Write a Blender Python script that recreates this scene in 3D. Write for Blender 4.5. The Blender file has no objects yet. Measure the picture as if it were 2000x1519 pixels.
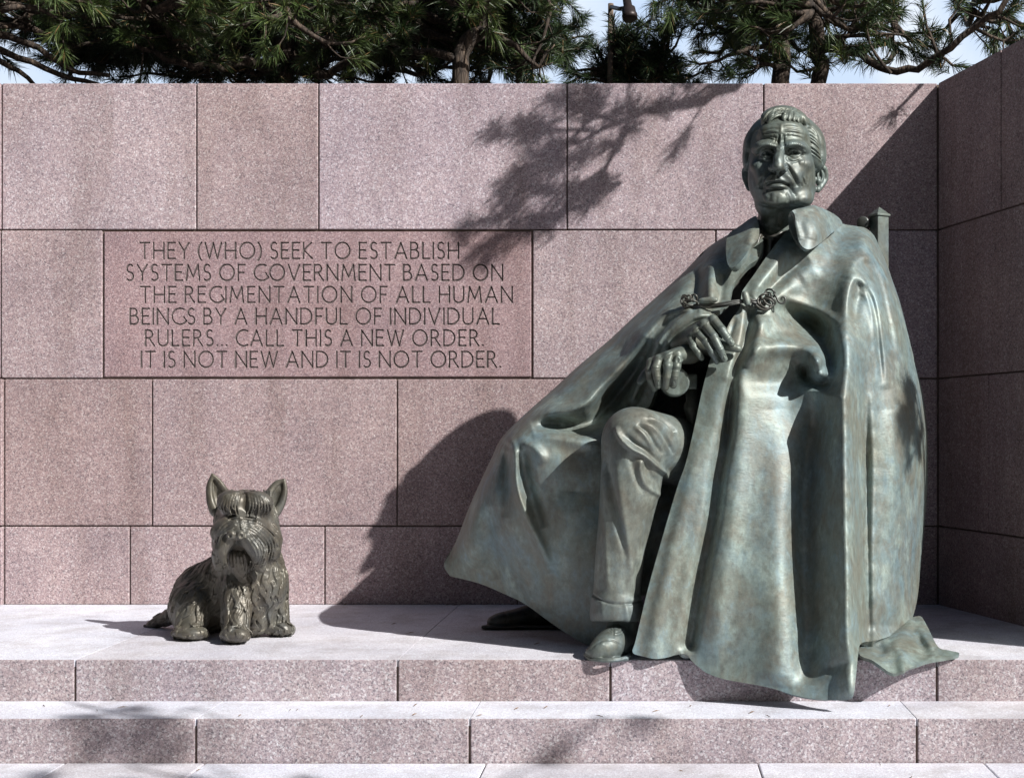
import bpy, bmesh, math, random
import numpy as np
from mathutils import Vector

# ------------------------------------------------------------------ camera, sky, sun, exposure
SC = bpy.context.scene
F, PX0, PY0 = 2625.0, 1270.0, 850.0      # focal length and principal point in photograph pixels
HC = 1.289                                # camera height (m)
YW = 7.5                                  # distance of the back wall
cam = bpy.data.objects.new('camera', bpy.data.cameras.new('camera'))
SC.collection.objects.link(cam)
cam.location = (0, 0, HC)
cam.rotation_euler = (math.radians(90), 0, 0)
cam.data.sensor_width = 36
cam.data.lens = F / 2000 * 36
cam.data.shift_x = -(PX0 - 1000) / 2000
cam.data.shift_y = (PY0 - 759.5) / 2000
cam.data.clip_end = 5000
SC.camera = cam

SUN = Vector((1.14, -0.83, 1.02)).normalized()
world = bpy.data.worlds.new('World'); SC.world = world
world.use_nodes = True
wn = world.node_tree
sky = wn.nodes.new('ShaderNodeTexSky'); sky.sky_type = 'NISHITA'
sky.sun_disc = False
sky.sun_elevation = math.asin(SUN.z)
sky.sun_rotation = math.atan2(SUN.x, SUN.y)
sky.air_density = 1.0; sky.dust_density = 1.5
wn.nodes['Background'].inputs['Strength'].default_value = 0.05
wn.links.new(sky.outputs[0], wn.nodes['Background'].inputs['Color'])
sl = bpy.data.lights.new('sun', 'SUN'); sl.energy = 4.6; sl.angle = math.radians(0.55)
sl.color = (1.0, 0.965, 0.925)
so = bpy.data.objects.new('sun', sl); SC.collection.objects.link(so)
so.rotation_euler = SUN.to_track_quat('Z', 'Y').to_euler()
so.location = (6, -4, 9)
SC.view_settings.view_transform = 'Standard'
SC.view_settings.look = 'None'
SC.view_settings.exposure = 0.50
SC.view_settings.gamma = 1.0

# ------------------------------------------------------------------ helpers
RNG = np.random.default_rng(7)
def W(px, py, Y):
    px = np.asarray(px, float); py = np.asarray(py, float); Y = np.asarray(Y, float)
    return np.stack([(px - PX0) * Y / F, Y + 0 * px, HC - (py - PY0) * Y / F], -1)
def mesh_obj(name, V, faces, mat, parent=None, smooth=True, attr=None):
    """faces: list of tuples, or an (n,4)/(n,3) int array"""
    me = bpy.data.meshes.new(name)
    V = np.asarray(V, np.float32)
    if isinstance(faces, np.ndarray):
        n, k = faces.shape
        me.vertices.add(len(V)); me.vertices.foreach_set('co', V.ravel())
        me.loops.add(n * k); me.loops.foreach_set('vertex_index', faces.astype(np.int32).ravel())
        me.polygons.add(n); me.polygons.foreach_set('loop_start', np.arange(0, n * k, k, dtype=np.int32))
        me.update(calc_edges=True); me.validate()
    else:
        me.from_pydata(V.tolist(), [], faces); me.update()
    me.polygons.foreach_set('use_smooth', np.full(len(me.polygons), smooth))
    if attr is not None:
        for an, av in attr.items():
            a = me.attributes.new(an, 'FLOAT', 'POINT'); a.data.foreach_set('value', np.asarray(av, np.float32))
    me.materials.append(mat)
    o = bpy.data.objects.new(name, me); SC.collection.objects.link(o)
    if parent is not None: o.parent = parent
    return o
def empty(name, loc=(0, 0, 0)):
    o = bpy.data.objects.new(name, None); SC.collection.objects.link(o)
    o.empty_display_size = 0.1
    return o
def tag(o, label=None, cat=None, group=None, kind=None):
    if label: o['label'] = label
    if cat: o['category'] = cat
    if group: o['group'] = group
    if kind: o['kind'] = kind
    return o

class Geo:
    def __init__(s): s.V = []; s.F = []; s.n = 0; s.A = []
    def add(s, V, Fc, a=0.0):
        V = np.asarray(V, float); s.V.append(V)
        for f in Fc: s.F.append(tuple(int(i) + s.n for i in f))
        s.n += len(V); s.A.append(np.full(len(V), a))
    def box(s, x0, x1, y0, y1, z0, z1, c=0.0, a=0.0, xf=None):
        """box with all edges chamfered by c"""
        bm = bmesh.new()
        bmesh.ops.create_cube(bm, size=1)
        for v in bm.verts:
            v.co = ((x0 + x1) / 2 + v.co.x * (x1 - x0), (y0 + y1) / 2 + v.co.y * (y1 - y0), (z0 + z1) / 2 + v.co.z * (z1 - z0))
        if c: bmesh.ops.bevel(bm, geom=bm.edges[:], offset=c, segments=2, affect='EDGES', profile=0.5)
        bm.verts.index_update()
        V = np.array([v.co[:] for v in bm.verts]); Fc = [[v.index for v in f.verts] for f in bm.faces]
        bm.free()
        if xf is not None: V = xf(V)
        s.add(V, Fc, a)
    def tube(s, P, R, n=8, cap=True, a=0.0, flat=1.0):
        P = np.asarray(P, float); R = np.broadcast_to(np.asarray(R, float), (len(P),))
        T = np.gradient(P, axis=0); T /= np.linalg.norm(T, axis=1, keepdims=True) + 1e-12
        ref = np.array([0, 0, 1.0]) if abs(T[0][2]) < 0.9 else np.array([1.0, 0, 0])
        ring = []
        u = np.cross(T[0], ref); u /= np.linalg.norm(u)
        an = np.arange(n) * 2 * math.pi / n
        for i in range(len(P)):
            u = u - T[i] * u.dot(T[i]); u /= np.linalg.norm(u) + 1e-12
            w = np.cross(T[i], u)
            ring.append(P[i] + R[i] * (np.cos(an)[:, None] * u + flat * np.sin(an)[:, None] * w))
        V = np.concatenate(ring); Fc = []
        for i in range(len(P) - 1):
            for j in range(n):
                k = (j + 1) % n
                Fc.append((i * n + j, i * n + k, (i + 1) * n + k, (i + 1) * n + j))
        if cap:
            Fc.append(tuple(range(n - 1, -1, -1))); Fc.append(tuple((len(P) - 1) * n + j for j in range(n)))
        s.add(V, Fc, a)
    def lathe(s, c, prof, n=20, axis=(0, 0, 1)):
        """prof: (radius, height) pairs about axis through c"""
        ax = Vector(axis).normalized(); q = Vector((0, 0, 1)).rotation_difference(ax)
        V = []; Fc = []
        for r, h in prof:
            for j in range(n):
                t = 2 * math.pi * j / n
                V.append(Vector(c) + q @ Vector((r * math.cos(t), r * math.sin(t), h)))
        for i in range(len(prof) - 1):
            for j in range(n):
                k = (j + 1) % n
                Fc.append((i * n + j, i * n + k, (i + 1) * n + k, (i + 1) * n + j))
        Fc.append(tuple(range(n - 1, -1, -1))); Fc.append(tuple((len(prof) - 1) * n + j for j in range(n)))
        s.add([v[:] for v in V], Fc)
    def build(s, name, mat, parent=None, smooth=False, attr=None):
        return mesh_obj(name, np.concatenate(s.V), s.F, mat, parent, smooth,
                        {attr: np.concatenate(s.A)} if attr else None)

def spline(pts, step=6.0):
    """Catmull-Rom through pts (any dimension), resampled so that steps are about `step`"""
    P = np.asarray(pts, float)
    if len(P) < 3:
        n = max(1, int(np.linalg.norm(P[-1][:2] - P[0][:2]) / step))
        t = np.linspace(0, 1, n + 1)[:, None]
        return P[0] * (1 - t) + P[-1] * t
    Q = np.vstack([2 * P[0] - P[1], P, 2 * P[-1] - P[-2]])
    out = []
    for i in range(1, len(Q) - 2):
        n = max(1, int(math.ceil(np.linalg.norm(Q[i + 1] - Q[i]) / step)))
        t = np.linspace(0, 1, n, endpoint=False)[:, None]
        a, b, c, d = Q[i - 1], Q[i], Q[i + 1], Q[i + 2]
        out.append(0.5 * (2 * b + (c - a) * t + (2 * a - 5 * b + 4 * c - d) * t ** 2 + (3 * b - a - 3 * c + d) * t ** 3))
    out.append(P[-1:])
    return np.vstack(out)

def polyline_field(P, L, reach):
    """for points P (N,2): distance to polyline L, signed side, parameter 0..1; only within reach"""
    idx = np.where((P[:, 0] > L[:, 0].min() - reach) & (P[:, 0] < L[:, 0].max() + reach) &
                   (P[:, 1] > L[:, 1].min() - reach) & (P[:, 1] < L[:, 1].max() + reach))[0]
    d = np.full(len(idx), 1e9); side = np.ones(len(idx)); par = np.zeros(len(idx))
    if len(idx) == 0: return idx, d, side, par
    Q = P[idx]; n = len(L) - 1
    for i in range(n):
        a = L[i]; b = L[i + 1]; ab = b - a; l2 = ab @ ab + 1e-12
        t = np.clip(((Q - a) @ ab) / l2, 0, 1)
        r = Q - a - t[:, None] * ab
        dd = np.hypot(r[:, 0], r[:, 1])
        m = dd < d
        d[m] = dd[m]; par[m] = (i + t[m]) / n
        side[m] = np.sign(ab[0] * r[m, 1] - ab[1] * r[m, 0])
    return idx, d, side, par

def strokes_field(P, strokes):
    """sum of sculpting strokes. stroke = (pts, amp, w_right, w_left, taper0, taper1)
    side: with y pointing down, side>0 is to the right of the travel direction"""
    out = np.zeros(len(P))
    for s in strokes:
        pts, amp, wr = s[0], s[1], s[2]
        wl = s[3] if len(s) > 3 and s[3] else wr
        t0 = s[4] if len(s) > 4 else 0.2
        t1 = s[5] if len(s) > 5 else 0.2
        L = spline(np.asarray(pts, float)[:, :2], 5.0)
        idx, d, side, par = polyline_field(P, L, 3 * max(wr, wl))
        if len(idx) == 0: continue
        w = np.where(side > 0, wr, wl)
        g = np.exp(-(d / w) ** 2)
        tp = np.ones(len(idx))
        if t0 > 0: tp *= np.clip(par / t0, 0, 1) ** 0.7
        if t1 > 0: tp *= np.clip((1 - par) / t1, 0, 1) ** 0.7
        out[idx] += amp * g * tp
    return out

def tps(ctrl):
    pts = []
    for c in ctrl:                       # an entry that is itself a list is a curve: sample it densely
        if isinstance(c[0], (int, float)): pts.append(c)
        else: pts += [tuple(p) for p in spline(c, 45.0)]
    C = np.asarray(pts, float); X = C[:, :2] / 100.0; n = len(C)
    def U(r2): return 0.5 * r2 * np.log(r2 + 1e-9)
    D = ((X[:, None] - X[None]) ** 2).sum(-1)
    A = np.zeros((n + 3, n + 3)); A[:n, :n] = U(D) + np.eye(n) * 0.05
    A[:n, n] = 1; A[:n, n + 1:] = X; A[n, :n] = 1; A[n + 1:, :n] = X.T
    w = np.linalg.solve(A, np.concatenate([C[:, 2], np.zeros(3)]))
    def f(P):
        Q = P / 100.0; out = w[n] + Q @ w[n + 1:]
        for i in range(n): out = out + w[i] * U(((Q - X[i]) ** 2).sum(-1))
        return out
    return f

def inside(P, poly):
    x, y = P[:, 0], P[:, 1]; r = np.zeros(len(P), bool)
    for i in range(len(poly)):
        a, b = poly[i], poly[(i + 1) % len(poly)]
        if a[1] == b[1]: continue
        c = ((a[1] > y) != (b[1] > y)) & (x < (b[0] - a[0]) * (y - a[1]) / (b[1] - a[1]) + a[0])
        r ^= c
    return r

def sheet(outline, ctrl, strokes, step=3.0, thick=0.03, rounds=(), depth_add=None, smooth_outline=True):
    """a modelled sheet of cloth: outline traced at its own depth, depth from control points and
    fold strokes; rounds = [(polyline, radius_px, depth)] silhouettes that turn away from the viewer.
    returns vertices, quads"""
    O = np.asarray(outline, float)
    if smooth_outline:
        O = spline(np.vstack([O, O[:1]]), 4.0)[:-1]
    x0, y0 = O.min(0) - step; x1, y1 = O.max(0) + step
    nx = int((x1 - x0) / step) + 2; ny = int((y1 - y0) / step) + 2
    gx, gy = np.meshgrid(x0 + np.arange(nx) * step, y0 + np.arange(ny) * step)
    P = np.stack([gx.ravel(), gy.ravel()], -1)
    ins = inside(P, O)
    loop = np.vstack([O, O[:1]])
    ii, d, sd, par = polyline_field(P, loop, 1e9)
    # nearest outline point
    near = np.zeros_like(P); best = np.full(len(P), 1e9)
    for i in range(len(loop) - 1):
        a, b = loop[i], loop[i + 1]; ab = b - a
        t = np.clip(((P - a) @ ab) / (ab @ ab + 1e-12), 0, 1)
        q = a + t[:, None] * ab; dd = np.hypot(*(P - q).T)
        m = dd < best; best[m] = dd[m]; near[m] = q[m]
    # vertices used: inside, or outside within one step; the latter and close ones snap to the outline
    keepv = ins | (best < step * 1.5)
    P2 = P.copy(); sn = (~ins) | (best < 0.30 * step); P2[sn & keepv] = near[sn & keepv]
    idx = np.arange(nx * ny).reshape(ny, nx)
    q = np.stack([idx[:-1, :-1], idx[1:, :-1], idx[1:, 1:], idx[:-1, 1:]], -1).reshape(-1, 4)
    ok = keepv[q].all(1) & (ins[q].sum(1) >= 1)
    q = q[ok]
    a = P2[q]; area = np.abs(0.5 * ((a[:, 0, 0] - a[:, 2, 0]) * (a[:, 1, 1] - a[:, 3, 1]) - (a[:, 1, 0] - a[:, 3, 0]) * (a[:, 0, 1] - a[:, 2, 1])))
    q = q[area > 0.04 * step * step]
    used = np.unique(q); rm = np.full(len(P), -1); rm[used] = np.arange(len(used)); q = rm[q]; P2 = P2[used]
    Y = tps(ctrl)(P2) - strokes_field(P2, strokes)
    for (pl, R, D) in rounds:
        L = spline(pl, 4.0)
        ix, dd, s_, p_ = polyline_field(P2, L, R)
        m = dd < R
        tp = np.clip(np.minimum(p_, 1 - p_) / 0.12, 0, 1)
        Y[ix[m]] += (D * tp[m] * (1 - np.sqrt(np.clip(1 - (1 - dd[m] / R) ** 2, 0, 1))))
    if depth_add is not None: Y += depth_add(P2)
    n = len(P2)
    Vf = W(P2[:, 0], P2[:, 1], Y)
    # camera-independent thickness: push back along the averaged vertex normal
    N = vnormals(Vf, q)
    N[N[:, 1] > 0] *= -1
    for _ in range(6):                    # even out the offset direction so that rims stay clean
        A = np.zeros_like(N)
        for k in range(4):
            for c in range(3): A[:, c] += np.bincount(q[:, k], N[q].sum(1)[:, c], n)
        N = A / (np.linalg.norm(A, axis=1, keepdims=True) + 1e-12)
    Vb = Vf - N * thick
    # boundary edges -> rim
    e = np.concatenate([q[:, [0, 1]], q[:, [1, 2]], q[:, [2, 3]], q[:, [3, 0]]])
    key = np.sort(e, 1); u, inv, cnt = np.unique(key[:, 0] * n + key[:, 1], return_inverse=True, return_counts=True)
    be = e[cnt[inv] == 1]
    ub = np.unique(be); rk = np.full(n, -1); rk[ub] = np.arange(len(ub)); m_ = len(ub)      # the rim has its own vertices: a crisp edge
    be = rk[be]
    rim = np.stack([be[:, 1], be[:, 0], be[:, 0] + m_, be[:, 1] + m_], -1) + 2 * n
    Q = np.concatenate([q, q[:, ::-1] + n, rim])
    return np.concatenate([Vf, Vb, Vf[ub], Vb[ub]]), Q

def vnormals(V, q):
    N = np.zeros_like(V)
    if q.shape[1] == 4: fn = np.cross(V[q[:, 2]] - V[q[:, 0]], V[q[:, 3]] - V[q[:, 1]])
    else: fn = np.cross(V[q[:, 1]] - V[q[:, 0]], V[q[:, 2]] - V[q[:, 0]])
    for k in range(q.shape[1]):
        for c in range(3): N[:, c] += np.bincount(q[:, k], fn[:, c], len(V))
    return N / (np.linalg.norm(N, axis=1, keepdims=True) + 1e-12)

# ------------------------------------------------------------------ voxel sculptor (signed distance, surface nets)
class Sculpt:
    """coordinates in photograph pixels at reference depth Yr: (px, py, d) with d px behind Yr"""
    def __init__(s, lo, hi, h, Yr):
        s.lo = np.array(lo, float); s.h = h; s.Yr = Yr
        s.n = np.ceil((np.array(hi, float) - s.lo) / h).astype(int) + 1
        s.D = np.full(s.n, 60.0, np.float32)
        s.ax = [s.lo[i] + np.arange(s.n[i]) * h for i in range(3)]
    def _blk(s, lo, hi):
        sl = []; co = []
        for i in range(3):
            a = int(np.clip(math.floor((lo[i] - s.lo[i]) / s.h), 0, s.n[i])); b = int(np.clip(math.ceil((hi[i] - s.lo[i]) / s.h) + 1, 0, s.n[i]))
            sl.append(slice(a, b)); co.append(s.ax[i][a:b])
        return tuple(sl), np.meshgrid(*co, indexing='ij', sparse=True)
    def _mix(s, sl, d, k, op):
        A = s.D[sl]; d = d.astype(np.float32)
        if op == '+':
            h = np.maximum(k - np.abs(A - d), 0) / max(k, 1e-6)
            s.D[sl] = np.minimum(A, d) - h * h * k / 4
        else:
            d = -d
            h = np.maximum(k - np.abs(A - d), 0) / max(k, 1e-6)
            s.D[sl] = np.maximum(A, d) + h * h * k / 4
        return s
    def ell(s, c, r, k=6, op='+', rot=None):
        c = np.array(c, float); r = np.array(r, float); m = k + 4 + (r.max() * 0.6 if op == '+' else 2)
        R = np.full(3, r.max()) if rot is not None else r
        sl, (x, y, z) = s._blk(c - R - m, c + R + m)
        x, y, z = x - c[0], y - c[1], z - c[2]
        if rot is not None:       # rotation about the view axis (degrees, clockwise on the photo)
            t = math.radians(rot); ca, sa = math.cos(t), math.sin(t)
            x, y = x * ca + y * sa, -x * sa + y * ca
        k0 = np.sqrt((x / r[0]) ** 2 + (y / r[1]) ** 2 + (z / r[2]) ** 2)
        k1 = np.sqrt((x / r[0] ** 2) ** 2 + (y / r[1] ** 2) ** 2 + (z / r[2] ** 2) ** 2) + 1e-9
        d = np.where(k0 < 1e-4, -r.min(), k0 * (k0 - 1) / k1)
        return s._mix(sl, d, k, op)
    def cap(s, a, b, ra, rb=None, k=6, op='+'):
        a = np.array(a, float); b = np.array(b, float); rb = ra if rb is None else rb
        R = max(ra, rb); m = R + k + 4 + 8
        sl, (x, y, z) = s._blk(np.minimum(a, b) - m, np.maximum(a, b) + m)
        ab = b - a
        t = np.clip(((x - a[0]) * ab[0] + (y - a[1]) * ab[1] + (z - a[2]) * ab[2]) / (ab @ ab + 1e-9), 0, 1)
        d = np.sqrt((x - a[0] - t * ab[0]) ** 2 + (y - a[1] - t * ab[1]) ** 2 + (z - a[2] - t * ab[2]) ** 2) - (ra + (rb - ra) * t)
        return s._mix(sl, d, k, op)
    def path(s, pts, r, k=4, op='+', step=8):
        """chain of tapered capsules through (x,y,d[,r])"""
        P = np.array(pts, float)
        if P.shape[1] == 3: P = np.hstack([P, np.full((len(P), 1), r)])
        Q = spline(P, step)
        for i in range(len(Q) - 1): s.cap(Q[i][:3], Q[i + 1][:3], Q[i][3], Q[i + 1][3], k, op)
        return s
    def box(s, lo, hi, r=2, k=3, op='+'):
        c = (np.array(lo, float) + np.array(hi)) / 2; b = (np.array(hi, float) - np.array(lo)) / 2 - r
        sl, (x, y, z) = s._blk(c - b - r - k - 8, c + b + r + k + 8)
        q = [np.abs(x - c[0]) - b[0], np.abs(y - c[1]) - b[1], np.abs(z - c[2]) - b[2]]
        d = np.sqrt(np.maximum(q[0], 0) ** 2 + np.maximum(q[1], 0) ** 2 + np.maximum(q[2], 0) ** 2) + np.minimum(np.maximum(np.maximum(q[0], q[1]), q[2]), 0) - r
        return s._mix(sl, d, k, op)
    def mesh(s, strokes=(), smooth=1, frontal=True, noise=None):
        D = s.D; n = s.n
        S = D < 0
        # cells with a sign change
        c = [S[i:n[0] - 1 + i, j:n[1] - 1 + j, l:n[2] - 1 + l] for i in (0, 1) for j in (0, 1) for l in (0, 1)]
        cnt = sum(x.astype(np.int8) for x in c)
        act = (cnt > 0) & (cnt < 8)
        ci = np.argwhere(act); vid = np.full(act.shape, -1); vid[act] = np.arange(len(ci))
        pos = np.zeros((len(ci), 3)); w = np.zeros(len(ci))
        offs = [(i, j, l) for i in (0, 1) for j in (0, 1) for l in (0, 1)]
        for a in offs:
            for ax in range(3):
                if a[ax]: continue
                b = list(a); b[ax] = 1
                da = D[ci[:, 0] + a[0], ci[:, 1] + a[1], ci[:, 2] + a[2]]; db = D[ci[:, 0] + b[0], ci[:, 1] + b[1], ci[:, 2] + b[2]]
                m = (da < 0) != (db < 0)
                t = np.where(m, da / (da - db + 1e-12), 0)
                p = ci + np.array(a); p = p.astype(float); p[:, ax] += t
                pos[m] += p[m]; w[m] += 1
        pos /= w[:, None]
        V = s.lo + pos * s.h
        quads = []
        for ax in range(3):
            o1, o2 = [(1, 2), (2, 0), (0, 1)][ax]
            sl0 = [slice(1, n[i] - 1) for i in range(3)]; sl0[ax] = slice(0, n[ax] - 1)
            sl1 = list(sl0); sl1[ax] = slice(1, n[ax])
            A = S[tuple(sl0)]; B = S[tuple(sl1)]
            e = np.argwhere(A != B); sg = A[A != B]
            off = np.array([1, 1, 1]); off[ax] = 0
            g = e + off
            def v(d1, d2):
                q = g.copy(); q[:, o1] += d1; q[:, o2] += d2
                return vid[q[:, 0], q[:, 1], q[:, 2]]
            q = np.stack([v(-1, -1), v(0, -1), v(0, 0), v(-1, 0)], -1)
            q[~sg] = q[~sg][:, ::-1]
            quads.append(q)
        q = np.concatenate(quads); q = q[(q >= 0).all(1)]
        for _ in range(smooth):       # light smoothing
            acc = np.zeros_like(V); ct = np.zeros(len(V))
            for k in range(4):
                for kk in (1, 3):
                    for c2 in range(3): acc[:, c2] += np.bincount(q[:, k], V[q[:, (k + kk) % 4], c2], len(V))
                    ct += np.bincount(q[:, k], None, len(V))
            V = 0.4 * V + 0.6 * acc / np.maximum(ct, 1)[:, None]
        if strokes:
            N = vnormals(V, q)
            # px space is (right, down, away): outward normals from this winding
            if (N * (V - V.mean(0))).sum() < 0: N = -N
            f = np.clip(-N[:, 2] * 2.2 + 0.35, 0, 1) if frontal else 1.0
            V = V + N * (strokes_field(V[:, :2], strokes) * f)[:, None]
        P = s.world(V)
        # orient outward in world space
        if np.einsum('ij,ij->', vnormals(P, q), P - P.mean(0)) < 0: q = q[:, ::-1]
        return P, q
    def world(s, V):
        return W(V[:, 0], V[:, 1], s.Yr * (1 + V[:, 2] / F))

def join(parts):
    Vs = []; Qs = []; n = 0
    for V, q in parts:
        Vs.append(V); Qs.append(np.asarray(q) + n); n += len(V)
    return np.concatenate(Vs), np.concatenate(Qs)

# ------------------------------------------------------------------ node helpers and materials
def new_mat(name):
    m = bpy.data.materials.new(name); m.use_nodes = True
    nt = m.node_tree; return m, nt, nt.nodes['Principled BSDF']
def nd(nt, t, **kw):
    n = nt.nodes.new(t)
    for k, v in kw.items():
        if k in n.inputs: n.inputs[k].default_value = v
        else: setattr(n, k, v)
    return n
def ramp(nt, src, stops, mode='LINEAR'):
    r = nt.nodes.new('ShaderNodeValToRGB'); cr = r.color_ramp; cr.interpolation = mode
    while len(cr.elements) > 1: cr.elements.remove(cr.elements[-1])
    for i, (p, c) in enumerate(stops):
        e = cr.elements[0] if i == 0 else cr.elements.new(p)
        e.position = p; e.color = (*c, 1)
    nt.links.new(src, r.inputs[0]); return r.outputs[0]
def mix(nt, a, b, fac, mode='MIX'):
    m = nt.nodes.new('ShaderNodeMix'); m.data_type = 'RGBA'; m.blend_type = mode; m.clamp_factor = True
    for s, v in ((6, a), (7, b), (0, fac)):
        if hasattr(v, 'node'): nt.links.new(v, m.inputs[s])
        elif isinstance(v, (int, float)): m.inputs[s].default_value = v if s == 0 else (v, v, v, 1)
        else: m.inputs[s].default_value = (*v, 1)
    return m.outputs[2]

def granite(name, tint=(1, 1, 1), polish=0.0, bright=1.0, spots=True, scale=1.0, soft=0.0):
    m, nt, bs = new_mat(name)
    tc = nd(nt, 'ShaderNodeTexCoord'); co = tc.outputs['Object']
    v1 = nd(nt, 'ShaderNodeTexVoronoi', Scale=215.0 * scale, Randomness=1.0); nt.links.new(co, v1.inputs['Vector'])
    v2 = nd(nt, 'ShaderNodeTexVoronoi', Scale=115.0 * scale, Randomness=1.0); nt.links.new(co, v2.inputs['Vector'])
    s1 = nd(nt, 'ShaderNodeSeparateColor'); nt.links.new(v1.outputs['Color'], s1.inputs[0])
    s2 = nd(nt, 'ShaderNodeSeparateColor'); nt.links.new(v2.outputs['Color'], s2.inputs[0])
    b = bright
    def c(r, g, bl): return (r * b * tint[0], g * b * tint[1], bl * b * tint[2])
    base = ramp(nt, s1.outputs[0], [(0.0, c(.10, .085, .09)), (0.13, c(.20, .16, .17)), (0.34, c(.36, .265, .27)), (0.62, c(.46, .345, .34)), (0.84, c(.56, .44, .43)), (0.95, c(.62, .53, .52)), (0.988, c(.80, .73, .71))])
    big = ramp(nt, s2.outputs[1], [(0.0, c(.17, .14, .15)), (0.18, c(.33, .255, .265)), (0.5, c(.45, .33, .325)), (0.8, c(.54, .41, .39)), (0.97, c(.80, .72, .70))])
    col = mix(nt, base, big, 0.45)
    if soft: col = mix(nt, col, c(.45, .345, .34), soft)
    n1 = nd(nt, 'ShaderNodeTexNoise', Scale=2.3, Detail=5.0, Roughness=0.6); nt.links.new(co, n1.inputs['Vector'])
    cl = ramp(nt, n1.outputs[0], [(0.3, (.86, .85, .87)), (0.7, (1.12, 1.10, 1.08))])
    col = mix(nt, col, cl, 1.0, 'MULTIPLY')
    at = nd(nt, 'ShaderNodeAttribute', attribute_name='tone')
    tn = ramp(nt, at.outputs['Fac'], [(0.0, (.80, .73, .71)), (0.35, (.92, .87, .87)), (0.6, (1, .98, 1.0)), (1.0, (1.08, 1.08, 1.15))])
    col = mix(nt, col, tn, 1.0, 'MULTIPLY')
    if spots:
        n3 = nd(nt, 'ShaderNodeTexNoise', Scale=1.1, Detail=7.0, Roughness=0.68); nt.links.new(co, n3.inputs['Vector'])
        st = ramp(nt, n3.outputs[0], [(0.26, (.70, .66, .63)), (0.46, (1, 1, 1))])
        col = mix(nt, col, st, 0.9, 'MULTIPLY')
    mpw = nd(nt, 'ShaderNodeMapping'); mpw.inputs['Scale'].default_value = (3.2, 3.2, .35); nt.links.new(co, mpw.inputs['Vector'])
    n5 = nd(nt, 'ShaderNodeTexNoise', Scale=1.6, Detail=6.0, Roughness=0.65); nt.links.new(mpw.outputs[0], n5.inputs['Vector'])
    col = mix(nt, col, ramp(nt, n5.outputs[0], [(.34, (.84, .82, .80)), (.52, (1, 1, 1)), (.72, (1.05, 1.05, 1.06))]), 1.0, 'MULTIPLY')   # run-off streaks
    nt.links.new(col, bs.inputs['Base Color'])
    bs.inputs['Roughness'].default_value = 0.75 - 0.35 * polish
    bs.inputs['Specular IOR Level'].default_value = 0.35
    n2 = nd(nt, 'ShaderNodeTexNoise', Scale=190.0, Detail=3.0); nt.links.new(co, n2.inputs['Vector'])
    bp = nd(nt, 'ShaderNodeBump', Strength=0.35 - 0.25 * polish, Distance=0.004); nt.links.new(n2.outputs[0], bp.inputs['Height'])
    nt.links.new(bp.outputs[0], bs.inputs['Normal'])
    return m
def plain(name, col, rough=0.8, metallic=0.0, var=0.25, scale=20.0):
    m, nt, bs = new_mat(name)
    tc = nd(nt, 'ShaderNodeTexCoord')
    n = nd(nt, 'ShaderNodeTexNoise', Scale=scale, Detail=5.0); nt.links.new(tc.outputs['Object'], n.inputs['Vector'])
    c = ramp(nt, n.outputs[0], [(0.3, tuple(x * (1 - var) for x in col)), (0.7, tuple(x * (1 + var) for x in col))])
    nt.links.new(c, bs.inputs['Base Color']); bs.inputs['Roughness'].default_value = rough; bs.inputs['Metallic'].default_value = metallic
    return m
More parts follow.
